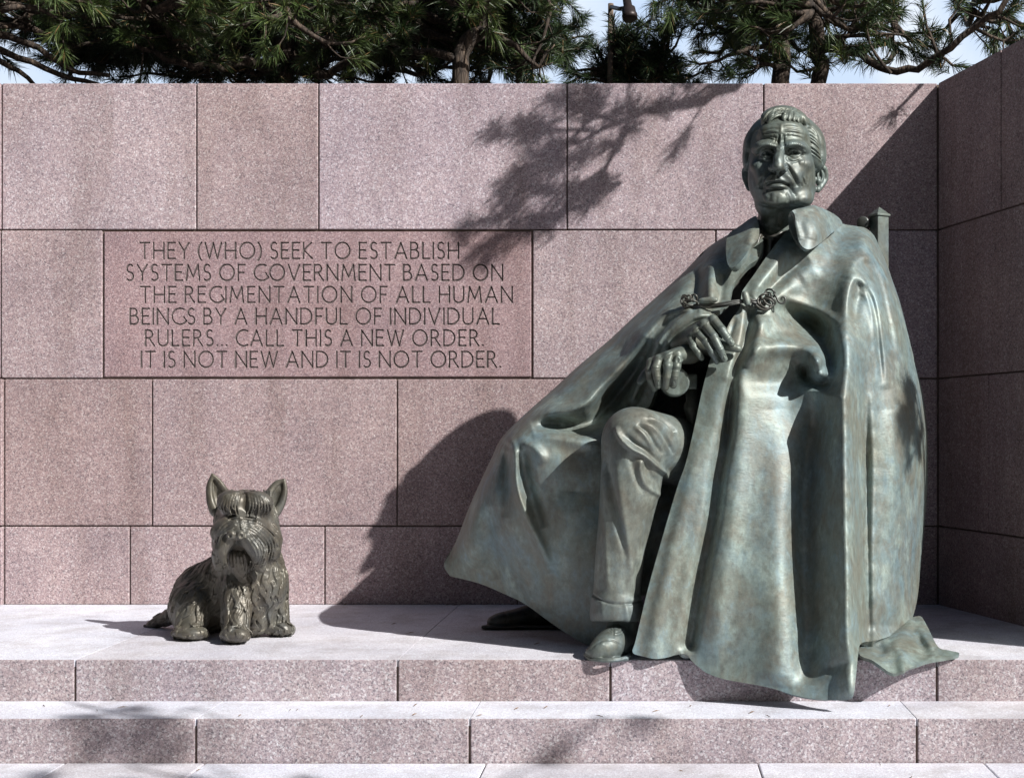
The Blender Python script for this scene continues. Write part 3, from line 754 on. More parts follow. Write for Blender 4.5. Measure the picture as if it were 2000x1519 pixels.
    st = [
     # forehead
     a([(1489, 258), (1503, 252.5), (1516, 251.5), (1525, 253)], -1.5, 1.5), a([(1528, 253), (1540, 250.6), (1552, 251.5), (1568, 255)], -1.5, 1.5),
     a([(1492, 263), (1506, 260), (1521, 261)], -1.7, 1.5), a([(1530, 260), (1544, 258.7), (1559, 261), (1571, 264.5)], -1.7, 1.5),
     a([(1494, 267), (1508, 267.7), (1520, 271)], -1.7, 1.5), a([(1531, 267), (1545, 265.8), (1559, 267.7), (1567, 271)], -1.7, 1.5),
     a([(1487, 274), (1500, 271), (1512, 274.5)], -1.4, 1.5), a([(1534, 274.5), (1549, 270.8), (1565, 274)], -1.5, 1.6),
     a([(1500, 245), (1512, 243.5), (1522, 244)], -.9, 1.4), a([(1529, 244), (1545, 243.5), (1560, 246.5)], -.9, 1.4),
     a([(1497, 256), (1510, 256), (1520, 256.5)], 1.0, 2), a([(1533, 255.5), (1546, 254.8), (1562, 258)], 1.0, 2),
     a([(1526, 240), (1525, 255), (1525.5, 262)], 1.0, 2.2),
     # frown between the brows
     a([(1522, 262), (1520.5, 272), (1517.5, 285)], -2.4, 2.0), a([(1530, 261), (1530, 273), (1531, 287)], -2.5, 2.2),
     a([(1526, 262), (1525.5, 274), (1524.5, 287)], 2.0, 2.4), a([(1517, 289.5), (1524, 290.5), (1530, 289)], -1.6, 1.3),
     a([(1515, 266), (1513.5, 276), (1509, 283)], -1.4, 1.6), a([(1538, 261), (1537.5, 267)], -1.2, 1.3), a([(1548, 260), (1547, 266)], -1.0, 1.2), a([(1510, 262), (1512, 268)], -1.0, 1.2),
     # eyebrows
     a([(1476, 294), (1485, 285.5), (1495, 281.5), (1505, 281.5), (1512, 287)], 2.2, 3.0), a([(1534, 285), (1549, 281), (1563, 282.5), (1573, 290)], 2.3, 3.2),
     a([(1480, 295), (1490, 288.5), (1502, 287.5), (1511, 292)], -2.6, 2.0), a([(1537, 290), (1549, 286.6), (1562, 288), (1571, 296)], -2.4, 2.0),
     a([(1570, 284), (1576, 292)], 1.5, 1.5), a([(1565, 290), (1573, 298)], 1.5, 1.4), a([(1563, 295), (1571, 302)], 1.2, 1.3),
     # lids, bags
     a([(1485, 304), (1497, 310.5), (1510, 306)], -1.7, 1.4), a([(1537, 304), (1550, 310), (1564, 306)], -1.8, 1.4),
     a([(1484, 309), (1495, 316), (1509, 312)], -2.4, 1.8), a([(1536, 307), (1549, 316), (1565, 311)], -2.6, 1.9),
     a([(1487, 307), (1497, 313.5), (1508, 309)], 1.4, 1.5), a([(1540, 307), (1550, 313), (1562, 308.5)], 1.5, 1.5),
     a([(1564, 303), (1571, 306)], -1.4, 1.2), a([(1565, 300), (1574, 300)], -1.2, 1.1), a([(1484, 302), (1476, 304)], -1.2, 1.1), a([(1482, 318), (1492, 316)], -1.2, 1.4),
     a([(1509, 306), (1506, 316), (1500, 324)], -2.0, 2.4), a([(1535, 305), (1540, 315), (1548, 322)], -1.8, 2.4),
     # nose, nasolabial folds
     a([(1525, 292), (1522, 305), (1518, 316)], 1.2, 2.4), a([(1504, 322), (1502, 330), (1506, 335)], -2.2, 1.7), a([(1536, 320), (1539, 328), (1535, 335)], -2.6, 1.8),
     a([(1502, 332), (1492, 346), (1487, 359), (1486, 370)], -5.2, 3.2, 3.6), a([(1535, 318), (1545, 336), (1554, 351), (1558, 366)], -5.6, 3.0, 3.4),
     a([(1510, 339), (1499, 347), (1491, 362)], 2.6, 3.6), a([(1532, 338), (1545, 350), (1551, 364)], 3.6, 3.8),
     a([(1494, 336), (1484, 350), (1480, 366)], 1.6, 4), a([(1549, 332), (1560, 348), (1565, 364)], 1.6, 4),
     a([(1518, 341), (1518, 351)], -2.4, 2.3), a([(1513.5, 341), (1512.5, 350)], 1.2, 1.8), a([(1523, 341), (1524, 350)], 1.2, 1.8),
     # corners of the mouth, chin
     a([(1539, 358), (1545, 367), (1549, 376), (1555, 384)], -4.2, 2.8), a([(1494, 362), (1490, 370), (1492, 380)], -2.6, 2.8),
     a([(1504, 371.5), (1518, 369.5), (1531, 371.5)], -1.4, 2.8), a([(1497, 377), (1504, 384), (1500, 394)], -1.4, 3), a([(1536, 376), (1541, 386), (1538, 397)], -2.6, 2.4),
     a([(1506, 379), (1517, 376), (1529, 379)], 1.8, 3), a([(1517, 383), (1516, 398)], -.9, 2.6),
     a([(1474, 392), (1490, 401), (1510, 405), (1530, 402), (1541, 397)], -3.4, 2.6), a([(1541, 397), (1555, 403), (1572, 402)], -2.2, 2.4),
     a([(1543, 392), (1556, 390), (1570, 394)], 1.4, 4),
     # cheek lines
     a([(1566, 344), (1570, 354), (1571, 362)], -1.8, 1.6), a([(1570, 345), (1573, 354), (1574, 360)], 1.5, 1.5), a([(1576, 345), (1577, 360)], -.9, 1.5), a([(1563, 356), (1566, 366)], -1.2, 1.3),
     a([(1477, 320), (1472, 330)], -1.0, 2.0), a([(1466, 340), (1468, 365), (1474, 385)], -1.2, 2.2), a([(1560, 318), (1572, 316)], 1.6, 4),
     a([(1477, 249), (1482, 262), (1478, 278)], -1.8, 3), a([(1578, 262), (1576, 280)], -1.2, 3.5),
     # throat cords
     a([(1478, 405), (1486, 440), (1494, 462)], -2.5, 4), a([(1500, 412), (1504, 455)], 1.5, 3), a([(1525, 408), (1520, 430), (1526, 455)], -2.0, 3),
     a([(1480, 447), (1510, 458), (1540, 452)], -1.8, 2.2), a([(1482, 436), (1508, 446), (1536, 442)], -1.0, 2.0),
    ]
    st += [a([(1494, 362), (1504, 358.2), (1517, 356.4), (1529, 357.6), (1540, 362)], -5.0, 1.9),
           a([(1502, 368), (1518, 369), (1534, 369)], -.7, 1.8)]
    for i in range(9):                                     # hairs of the brows
        t = i / 8
        st.append(a([(1479 + 30 * t, 291 - 9 * math.sin(2.6 * t)), (1482 + 30 * t, 284 - 8 * math.sin(2.6 * t))], -1.1, .9))
        st.append(a([(1537 + 34 * t, 287 - 3 * math.sin(3 * t)), (1541 + 34 * t, 280 - 2 * math.sin(3 * t))], -1.1, .9))
    st = [(p, am * 1.0, w * 1.22, *r) for p, am, w, *r in st]
    return S.mesh(st, smooth=1)

def build_hair():
    H = Sculpt((1430, 195, -110), (1630, 360, 115), 1.15, 6.20)
    H.ell((1532, 286, 22), (77, 70, 86), 4)                     # cap of hair over the skull
    H.ell((1585, 292, 14), (28, 46, 60), 8); H.ell((1594, 310, 14), (19, 27, 48), 8)
    H.ell((1471, 297, 24), (20, 40, 54), 8); H.ell((1461, 316, 22), (10, 22, 40), 8)
    H.ell((1528, 268, -66), (54, 37, 66), 4, '-')               # forehead left free
    H.ell((1527, 312, -70), (59, 55, 96), 4, '-')
    H.ell((1527, 350, -40), (72, 27, 70), 5, '-')
    # quiff: one mass combed up and back, a forelock that curls down on the left, a short fringe to the right
    H.path([(1497, 231, -26, 11), (1520, 224, -24, 13), (1546, 226, -24, 13), (1570, 240, -18, 10)], 8, 10)
    H.path([(1504, 231, -50, 8), (1522, 226, -52, 9), (1540, 227, -52, 9), (1556, 231, -46, 8), (1568, 239, -34, 5)], 8, 8)
    for pts in ([(1545, 218, -36, 5), (1526, 216.5, -48, 8), (1508, 221, -58, 8), (1497, 230, -61, 7), (1492, 241, -57, 5), (1492, 250, -50, 2.5)],
                [(1534, 221, -54, 4), (1519, 223, -64, 5.5), (1506, 230, -69, 5), (1501, 238, -68, 3.6), (1505, 243, -66, 2)],
                [(1538, 220, -54, 5), (1533, 225, -66, 5.5), (1531, 232, -71, 4.5), (1533, 239, -72, 2)],
                [(1545, 221, -54, 5), (1542, 226, -64, 5), (1541, 233, -69, 4), (1542, 239.5, -70, 1.8)],
                [(1552, 222, -50, 5), (1551, 228, -61, 4.8), (1550, 234, -66, 4), (1551, 239.5, -67, 1.8)],
                [(1558, 224, -46, 5), (1558.5, 230, -56, 4.6), (1558, 235, -61, 3.6), (1560, 240, -62, 1.8)],
                [(1556, 222, -38, 5), (1567, 229, -44, 5), (1572, 237, -44, 4), (1573, 244, -42, 2)]):
        H.path(pts, 4, 1.6, step=4)
    for pts, r in (([(1587, 318, -20), (1589, 326, -22), (1592, 331, -20)], 3.0), ([(1594, 318, -12), (1597, 324, -12)], 3.5),
                   ([(1604, 312, 0), (1607, 320, 2)], 3.5), ([(1462, 318, -12), (1460, 326, -8)], 3.0)):
        H.path(pts, r, 1.2, step=4)
    st = []
    R = random.Random(5)
    for i in range(9):                                        # combed strands on the sides and crown
        t = i / 8; j = R.uniform(-1.2, 1.2)
        st.append(([(1577 + 5 * t, 242 + 52 * t + j), (1590 + 6 * t, 250 + 54 * t + j), (1602 + 5 * t, 268 + 48 * t), (1610 - 3 * t, 296 + 30 * t)], -3.2, 1.7, None, .08, .15))
        st.append(([(1577 + 5 * t, 245 + 52 * t + j), (1590 + 6 * t, 253 + 54 * t + j), (1602 + 5 * t, 271 + 48 * t), (1610 - 3 * t, 299 + 30 * t)], 1.4, 1.7, None, .08, .15))
    for i in range(8):
        t = i / 7; j = R.uniform(-1.2, 1.2)
        st.append(([(1482 - 12 * t, 246 + 54 * t + j), (1469 - 8 * t, 260 + 50 * t), (1459 - 3 * t, 288 + 34 * t), (1455 + 1 * t, 318 + 12 * t)], -3.0, 1.7, None, .08, .15))
        st.append(([(1482 - 12 * t, 249 + 54 * t + j), (1469 - 8 * t, 264 + 50 * t), (1459 - 3 * t, 292 + 34 * t), (1455 + 1 * t, 322 + 12 * t)], 1.2, 1.7, None, .08, .15))
    for L in ([(1542, 214), (1522, 213), (1504, 219), (1494, 230), (1490, 244)], [(1542, 219), (1524, 218), (1508, 224), (1498, 234), (1495, 246)], [(1536, 222), (1518, 225), (1507, 234)]):
        st.append((L, -1.8, 1.4, None, .1, .1))
    for i in range(6):
        t = i / 5
        st.append(([(1496 + 66 * t, 230 - 6 * math.sin(3 * t)), (1502 + 58 * t, 219 - 3 * math.sin(3 * t)), (1512 + 42 * t, 212)], -1.4, 1.6, None, .1, .1))
    return H.mesh(st, smooth=1, frontal=False)
# ------------------------------------------------------------------ the cape: right side sheet (the viewer's right)
def S_(pts, amp, w, w2=None, t0=.25, t1=.25): return (pts, amp, w, w2, t0, t1)
def build_cape_right():
    out = [(1545, 443), (1533, 456), (1518, 473), (1495, 504), (1473, 536), (1457, 558), (1449, 572), (1445, 600), (1430, 622), (1420, 640),
           (1404, 675), (1388, 701), (1379.5, 731), (1370, 769), (1355, 839), (1339, 905), (1322, 954), (1291.5, 1057), (1265, 1152), (1242, 1248), (1236, 1273),
           (1256, 1281), (1277, 1286), (1300, 1284), (1326, 1277), (1341, 1278), (1352, 1291), (1367, 1304), (1383, 1315), (1416, 1326), (1465, 1335), (1506, 1343), (1546.5, 1355.5),
           (1587, 1363.7), (1628, 1367), (1657, 1366), (1667, 1357), (1672, 1320), (1676, 1280), (1682, 1256), (1712, 1250), (1742, 1240), (1762, 1228), (1779, 1213),
           (1791, 1172), (1798, 1110), (1804, 1045), (1807, 1010), (1811, 960), (1812, 902), (1811, 841), (1804, 780), (1797, 745), (1789, 714), (1774, 654), (1758, 591),
           (1743.5, 548.6), (1731.7, 514), (1720, 490), (1708, 461.6), (1691, 446), (1674, 442), (1646, 437), (1625, 425), (1597, 418), (1570, 425)]
    C = [(1545, 443, 6.13), (1518, 473, 6.07), (1495, 504, 6.02), (1457, 558, 5.94), (1448, 580, 5.90), (1420, 640, 5.86), (1388, 701, 5.80), (1370, 769, 5.78), (1339, 905, 5.74), (1291, 1057, 5.69), (1242, 1248, 5.635), (1277, 1286, 5.622),
         (1326, 1277, 5.625), (1383, 1315, 5.585), (1465, 1335, 5.53), (1546, 1355, 5.47), (1628, 1367, 5.42), (1667, 1340, 5.41),
         (1597, 430, 6.2), (1640, 445, 6.3), (1690, 455, 6.27), (1725, 510, 6.2), (1680, 510, 6.04), (1630, 500, 6.06), (1580, 500, 6.03), (1545, 540, 5.98), (1500, 580, 5.92),
         (1640, 570, 5.95), (1600, 560, 6.0), (1560, 590, 5.97), (1510, 640, 5.86), (1470, 640, 5.85), (1460, 720, 5.75), (1550, 660, 5.90), (1600, 640, 5.93), (1520, 720, 5.80),
         [(1640, 660, 5.74), (1650, 740, 5.64), (1655, 850, 5.60), (1658, 1000, 5.54), (1662, 1150, 5.48), (1664, 1260, 5.44)],
         (1570, 720, 5.86), [(1540, 780, 5.80), (1540, 900, 5.735), (1545, 1050, 5.66), (1555, 1200, 5.57), (1570, 1330, 5.48)], [(1460, 780, 5.735), (1470, 900, 5.70), (1475, 1050, 5.635), (1470, 1200, 5.575), (1465, 1310, 5.54)],
         [(1400, 850, 5.74), (1370, 1000, 5.685), (1340, 1150, 5.645), (1310, 1240, 5.63)],
         [(1604, 800, 5.72), (1606, 950, 5.66), (1612, 1100, 5.59), (1618, 1250, 5.50), (1620, 1340, 5.44)],
         [(1700, 640, 5.90), (1705, 800, 5.84), (1710, 950, 5.82), (1712, 1100, 5.80), (1705, 1230, 5.76)], [(1745, 660, 6.02), (1760, 800, 5.92), (1765, 950, 5.90), (1760, 1100, 5.90), (1745, 1225, 5.86)],
         [(1775, 700, 6.12), (1798, 850, 6.10), (1796, 1000, 6.12), (1785, 1150, 6.08)]]
    st = [
     # lapel roll along the opening, and the shadow line behind it
     S_([(1541, 470), (1516, 510), (1490, 545), (1466, 580)], .035, 16, 14, .15, .2),
     S_([(1580, 505), (1545, 528), (1510, 560), (1480, 588)], -.030, 12, 9, .2, .3),
     S_([(1565, 552), (1530, 572), (1500, 592)], .016, 14),
     # radiating folds from the clasp
     S_([(1520, 580), (1560, 592), (1605, 612), (1640, 632)], .022, 14, 10, .2, .2),
     S_([(1512, 596), (1545, 615), (1590, 640), (1618, 680), (1624, 730), (1616, 770)], -.115, 17, 24, .3, .25),
     S_([(1490, 615), (1484, 650), (1473, 690), (1452, 712)], .040, 12, 15, .15, .3),
     S_([(1466, 600), (1461, 640), (1452, 680), (1441, 705), (1432, 740), (1424, 800), (1416, 880)], -.045, 7, 10, .05, .3),
     # edge strip and fold line left of the panel
     S_([(1437, 620), (1424, 660), (1408, 700)], -.012, 4),
     S_([(1428, 740), (1420, 850), (1405, 930), (1395, 1010), (1370, 1130), (1352, 1240), (1346, 1276)], -.060, 17, 10, .2, .05),
     S_([(1455, 730), (1446, 850), (1432, 980), (1408, 1130), (1395, 1240), (1385, 1300)], .022, 26, 22, .3, .2),
     S_([(1372, 830), (1345, 950), (1312, 1080), (1284, 1200), (1272, 1282)], .018, 14, 22, .2, .0),
     # long bolster over the forearm that turns down into a knob
     S_([(1450, 690), (1500, 678), (1550, 676), (1580, 686), (1596, 706), (1597, 724)], .075, 22, 18, .35, .12),
     S_([(1585, 690), (1595, 708), (1594, 722), (1598, 728), (1612, 727), (1628, 727)], .060, 12, 12, .25, .35),
     S_([(1566, 710), (1570, 724), (1578, 740), (1598, 750), (1622, 745)], -.060, 10, 10, .15, .2),
     S_([(1440, 740), (1490, 745), (1540, 742), (1562, 724)], -.030, 20, 26, .3, .2),
     S_([(1590, 765), (1592, 830), (1580, 900), (1572, 1000), (1572, 1120), (1578, 1240), (1572, 1340)], -.065, 22, 26, .12, .12),
     S_([(1520, 800), (1525, 950), (1520, 1100), (1520, 1250), (1510, 1340)], .030, 34, 34, .3, .05),
     # front ridge
     S_([(1637, 640), (1648, 700), (1651, 800), (1653, 950), (1658, 1120), (1664, 1350)], .046, 21, 24, .2, .0),
     S_([(1688, 700), (1688, 800), (1690, 920), (1690, 1050), (1693, 1250)], -.100, 20, 11, .35, .0),
     S_([(1668, 1290), (1640, 1300), (1610, 1310)], -.012, 12),
     # arches over the shoulder
     S_([(1650, 660), (1652, 620), (1655, 575), (1664, 548), (1680, 544), (1696, 560), (1709, 595), (1716, 640), (1722, 690), (1730, 760)], .048, 12, 18, .2, .35),
     S_([(1668, 630), (1672, 590), (1684, 575)], -.02, 12),
     S_([(1660, 545), (1664, 520), (1676, 504), (1694, 500), (1712, 512), (1728, 550), (1740, 600), (1752, 660), (1764, 720)], .038, 12, 18, .2, .3),
     S_([(1684, 514), (1706, 524), (1720, 556), (1730, 600), (1742, 660), (1750, 710)], -.030, 7, 8, .2, .3),
     S_([(1690, 555), (1704, 590), (1712, 630), (1718, 690), (1724, 750)], -.028, 5, 6, .15, .3),
     S_([(1650, 450), (1632, 490), (1622, 530)], -.020, 16, 16), S_([(1690, 458), (1678, 490)], .03, 15, 15),
     S_([(1600, 520), (1560, 550)], .010, 20),
     # side panel swells
     S_([(1738, 800), (1740, 950), (1738, 1100), (1726, 1220)], .030, 26, 26, .3, .1),
     S_([(1772, 940), (1786, 1010)], -.02, 22),
    ]
    rounds = [([(1640, 436), (1674, 442), (1691, 446), (1708, 461.6), (1720, 490), (1731.7, 514), (1743.5, 548.6), (1758, 591), (1774, 654), (1789, 714), (1797, 745), (1804, 780), (1811, 841), (1812, 902), (1811, 960), (1807, 1010), (1804, 1045), (1798, 1110), (1791, 1172), (1783, 1212)], 34, .20)]
    return sheet(out, C, st, 2.6, .03, rounds)

def build_flap():
    out = [(1676, 1262), (1690, 1246), (1715, 1242), (1742, 1236), (1762, 1222), (1777, 1207), (1790, 1203), (1800, 1204), (1812, 1224), (1832, 1262), (1852, 1269), (1873, 1274), (1869, 1279.5), (1840, 1285), (1812, 1290), (1794, 1297), (1779, 1303), (1762, 1311), (1746.5, 1315), (1735, 1311), (1726, 1304.5), (1714, 1296), (1702, 1288), (1680, 1279)]
    Yb = lambda py: (HC - ZB) * F / (py - PY0)
    C = [(1680, 1262, 5.74), (1742, 1238, 5.86), (1779, 1213, 5.98), (1800, 1206, 6.03), (1832, 1262, 5.70), (1873, 1274, 5.66), (1812, 1290, 5.60), (1779, 1302, 5.565), (1746, 1314, 5.53), (1726, 1304, 5.54), (1702, 1288, 5.58), (1680, 1279, 5.60), (1740, 1270, 5.65), (1780, 1250, 5.76), (1800, 1270, 5.66)]
    st = [S_([(1792, 1210), (1806, 1240), (1826, 1266)], .03, 9), S_([(1742, 1250), (1760, 1275), (1765, 1305)], .035, 12, 16, .2, 0), S_([(1715, 1255), (1725, 1280)], -.03, 10),
          S_([(1784, 1210), (1762, 1232), (1736, 1246)], .045, 13, 15, .1, .5), S_([(1790, 1240), (1800, 1262), (1812, 1284)], -.025, 10)]
    return sheet(out, C, st, 2.6, .014)

# ------------------------------------------------------------------ left side sheet
def build_cape_left():
    out = [(1476, 424), (1452.8, 439.5), (1427.5, 455), (1402, 470), (1386, 481), (1370.6, 494), (1353, 513), (1334, 532.7), (1312, 553), (1283.7, 578.5), (1240, 617), (1192, 662), (1133, 711.7),
           (1078.5, 761.5), (1038, 797), (995.5, 837), (975, 862), (962, 890), (948, 919), (917, 988), (890.5, 1057), (867.6, 1099), (877, 1122), (885, 1126), (936, 1139), (986, 1160), (1028, 1181), (1089, 1225), (1146, 1259), (1163, 1251),
           (1195, 1225), (1206, 1100), (1213, 950), (1228, 850), (1250, 815), (1266, 797), (1274, 780), (1280, 760), (1284, 735), (1290, 712), (1300, 690), (1313, 667), (1328, 649), (1355, 631), (1386, 618), (1398, 611), (1407, 604),
           (1416, 594), (1424, 586), (1428, 570), (1433, 554), (1451, 531), (1464, 517), (1484, 501), (1490, 470), (1484, 440)]
    C = [(1476, 424, 6.28), (1428, 457, 6.27), (1386, 484, 6.27), (1340, 527, 6.24), (1284, 580, 6.22), (1192, 664, 6.20), (1080, 762, 6.16), (1000, 836, 6.10), (965, 888, 6.14), (930, 965, 6.22), (895, 1050, 6.32), (870, 1099, 6.40), (880, 1122, 6.38), (936, 1139, 6.30), (986, 1160, 6.24), (1028, 1181, 6.18), (1089, 1225, 6.09), (1146, 1258, 6.02), (1180, 1245, 5.99),
         (1484, 500, 6.05), (1451, 531, 6.02), (1430, 560, 5.98), (1420, 590, 5.91), (1395, 612, 5.87), (1355, 630, 5.845), (1330, 647, 5.85), (1313, 667, 5.88), (1296, 700, 5.94), (1280, 765, 6.02),
         (1440, 500, 6.06), (1400, 520, 6.08), (1390, 560, 5.98), (1375, 590, 5.94), (1340, 600, 5.95), (1330, 560, 6.1), (1290, 620, 6.04), (1250, 660, 6.02), (1200, 720, 6.02), (1150, 775, 6.00), (1250, 610, 6.2), (1150, 720, 6.12),
         (1060, 830, 5.98), (1010, 860, 5.97), (1100, 860, 5.93), (1150, 880, 5.92), (1200, 880, 5.93), (1010, 950, 5.98), (960, 960, 6.08), (1080, 960, 5.93), (1150, 1000, 5.92), (1200, 1000, 5.94), (940, 1060, 6.18), (1020, 1080, 6.05), (1100, 1100, 5.98), (1180, 1120, 5.96), (1080, 1170, 6.04), (960, 1110, 6.24),
         (1240, 740, 6.04), (1220, 790, 6.10), (1260, 790, 6.06)]
    st = [
     # upper arm roll and hollow beside it
     S_([(1396, 500), (1388, 530), (1386, 560), (1388, 592)], .055, 14, 15, .25, .1),
     S_([(1366, 520), (1362, 560), (1352, 590)], -.035, 12, 12, .2, .3),
     S_([(1412, 535), (1408, 570), (1402, 596)], -.022, 9, 9, .2, .2),
     S_([(1345, 545), (1318, 580), (1270, 630), (1220, 680)], .018, 12), S_([(1325, 552), (1290, 592), (1250, 632)], -.012, 9),
     # gathers running back from the clasp
     S_([(1352, 600), (1320, 604), (1290, 622), (1258, 660), (1228, 700), (1196, 734), (1168, 762), (1148, 784), (1114, 800), (1066, 812), (1040, 826)], .062, 15, 10, .12, .15),
     S_([(1380, 606), (1345, 612), (1318, 628), (1296, 652), (1276, 690), (1256, 730), (1244, 760), (1232, 792)], .075, 10, 9, .1, .05),
     S_([(1366, 606), (1330, 616), (1304, 634), (1280, 664)], -.045, 6, 6, .1, .3),
     S_([(1390, 612), (1355, 622), (1325, 640), (1306, 662), (1294, 690)], .030, 6, 6, .05, .2),
     S_([(1280, 668), (1262, 700), (1238, 732), (1205, 770), (1175, 805), (1150, 826), (1110, 832), (1066, 830), (1040, 836)], -.125, 18, 15, .2, .2),
     S_([(1200, 810), (1215, 800), (1230, 812)], -.06, 18, 18),
     # knee bulge under the cape, pinched crest and the ridge that falls from it
     S_([(1040, 852), (1085, 850), (1130, 862), (1185, 862)], .030, 14, 18, .3, .2),
     S_([(990, 858), (1001, 872), (1006, 905), (1007, 935), (1015, 972), (1034, 1020), (1062, 1080), (1076, 1120)], .055, 9, 10, .12, .3),
     S_([(984, 868), (990, 900), (988, 950), (985, 1010)], -.035, 10, 12, .15, .4),
     S_([(1020, 880), (1028, 920), (1040, 970), (1062, 1030)], -.040, 14, 10, .2, .3),
     S_([(970, 866), (985, 866), (1000, 880)], -.03, 6, 6),
     S_([(1010, 862), (1040, 872), (1068, 905)], .022, 10),
     S_([(1120, 960), (1110, 1040), (1080, 1120)], .02, 30), S_([(940, 960), (925, 1040), (930, 1110)], .03, 18, 18, .2, .2), S_([(962, 990), (958, 1060), (975, 1130)], -.025, 16),
     S_([(1000, 1080), (1030, 1130), (1050, 1180)], .022, 20, 20, .3, 0),
    ]
    rounds = [([(1476, 424), (1452.8, 439.5), (1427.5, 455), (1402, 470), (1386, 481), (1353, 513), (1312, 553), (1260, 599), (1192, 662), (1133, 711.7), (1078.5, 761.5), (1038, 797), (995.5, 837), (975, 862), (948, 919), (917, 988), (890.5, 1057), (868, 1099)], 24, .22)]
    return sheet(out, C, st, 2.6, .028, rounds)

def build_collar_right():
    out = [(1547, 411.5), (1556, 408), (1568, 405.7), (1587.6, 401), (1597.5, 403.7), (1617, 411.6), (1635, 422.5), (1643, 431), (1645, 438), (1640, 444), (1623, 457), (1605.4, 472.8), (1589.6, 483.7), (1582, 486.5), (1574, 486), (1565, 479), (1558, 464), (1554.5, 447), (1553.5, 430), (1552, 419)]
    C = [(1546, 413, 5.97), (1568, 406, 6.01), (1590, 402, 6.06), (1617, 412, 6.15), (1643, 433, 6.24), (1640, 444, 6.17), (1623, 457, 6.07), (1605, 473, 5.98), (1580, 486, 5.90), (1564, 479, 5.91), (1553, 450, 5.95), (1575, 440, 5.93), (1600, 440, 5.98), (1590, 465, 5.93)]
    st = [S_([(1553, 418), (1557, 445), (1564, 470)], .016, 7), S_([(1590, 412), (1600, 440), (1594, 470)], .010, 26), S_([(1628, 432), (1616, 452)], -.015, 9)]
    rounds = [([(1552, 409), (1568, 404), (1588, 400), (1600, 403), (1620, 411), (1640, 426)], 8, .07)]
    return sheet(out, C, st, 1.7, .022, rounds)

def build_collar_left():
    out = [(1477, 421), (1463, 428), (1451, 437), (1438, 446), (1426, 454), (1420, 464), (1418, 478), (1418, 495), (1420, 510), (1423, 519), (1428, 523), (1434, 521), (1441.7, 515), (1449, 507), (1456, 498), (1464, 485), (1472, 476), (1480, 468), (1483, 455), (1481, 435)]
    C = [(1477, 421, 6.24), (1450, 438, 6.2), (1424, 457, 6.15), (1418, 485, 6.03), (1428, 522, 5.94), (1456, 498, 5.93), (1465, 484, 5.95), (1480, 468, 6.0), (1482, 440, 6.13), (1450, 470, 5.99), (1466, 450, 6.03)]
    st = [S_([(1475, 430), (1468, 455), (1460, 478)], .016, 10)]
    return sheet(out, C, st, 1.7, .03)

def build_lapel_stand():
    """dark upright band of the collar behind the fold, right of the throat"""
    out = [(1550, 411), (1543, 415), (1540, 424), (1541, 440), (1545, 450), (1550, 462), (1558, 474), (1566, 480), (1566, 445), (1558, 415)]
    return sheet(out, [(1546, 414, 6.03), (1540, 432, 6.06), (1548, 452, 6.03), (1560, 468, 5.99), (1562, 440, 6.05)], [], 1.9, .03)

def build_shirt():
    out = [(1482, 436), (1470, 470), (1440, 520), (1410, 580), (1400, 640), (1425, 660), (1450, 600), (1500, 520), (1552, 456), (1542, 448), (1510, 458), (1492, 452)]
    C = [(1482, 440, 6.2), (1550, 446, 6.2), (1510, 460, 6.16), (1450, 520, 6.12), (1480, 540, 6.1), (1410, 620, 6.05), (1440, 620, 6.05)]
    st = [S_([(1483, 445), (1490, 458), (1497, 466)], .012, 5, 5, 0, .1), S_([(1540, 440), (1524, 455), (1512, 466)], .012, 6, 5, 0, .1),
          S_([(1503, 462), (1504, 478), (1501, 500), (1495, 520)], .040, 8, 8, .02, .2), S_([(1497, 468), (1494, 482), (1492, 500)], -.03, 3), S_([(1511, 470), (1510, 490)], -.03, 3),
          S_([(1486, 450), (1478, 480), (1470, 510), (1462, 540)], .04, 6, 6, .1, .2)]
    return sheet(out, C, st, 1.9, .02)

def build_cape_back():
    """the cape hanging down behind the chair"""
    out = [(1480, 470), (1640, 470), (1700, 540), (1755, 700), (1780, 900), (1778, 1100), (1765, 1165), (1600, 1168), (1400, 1165), (1200, 1160), (1010, 1135), (920, 1080), (985, 940), (1080, 830), (1230, 690), (1400, 540)]
    C = [(1480, 450, 6.42), (1640, 450, 6.45), (1400, 520, 6.45), (1700, 560, 6.5), (1100, 780, 6.45), (960, 950, 6.5), (905, 1080, 6.6), (1010, 1140, 6.62), (1300, 900, 6.86), (1500, 800, 6.9), (1700, 900, 6.75), (1790, 900, 6.45), (1785, 1100, 6.5), (1500, 1150, 7.0), (1250, 1150, 6.95), (1770, 1160, 6.6)]
    st = [S_([(x, 700), (x - 20, 1150)], a, 30, 30, .2, 0) for x, a in ((1180, .05), (1300, -.05), (1420, .05), (1560, -.05), (1680, .05))]
    return sheet(out, C, st, 7.0, .03)
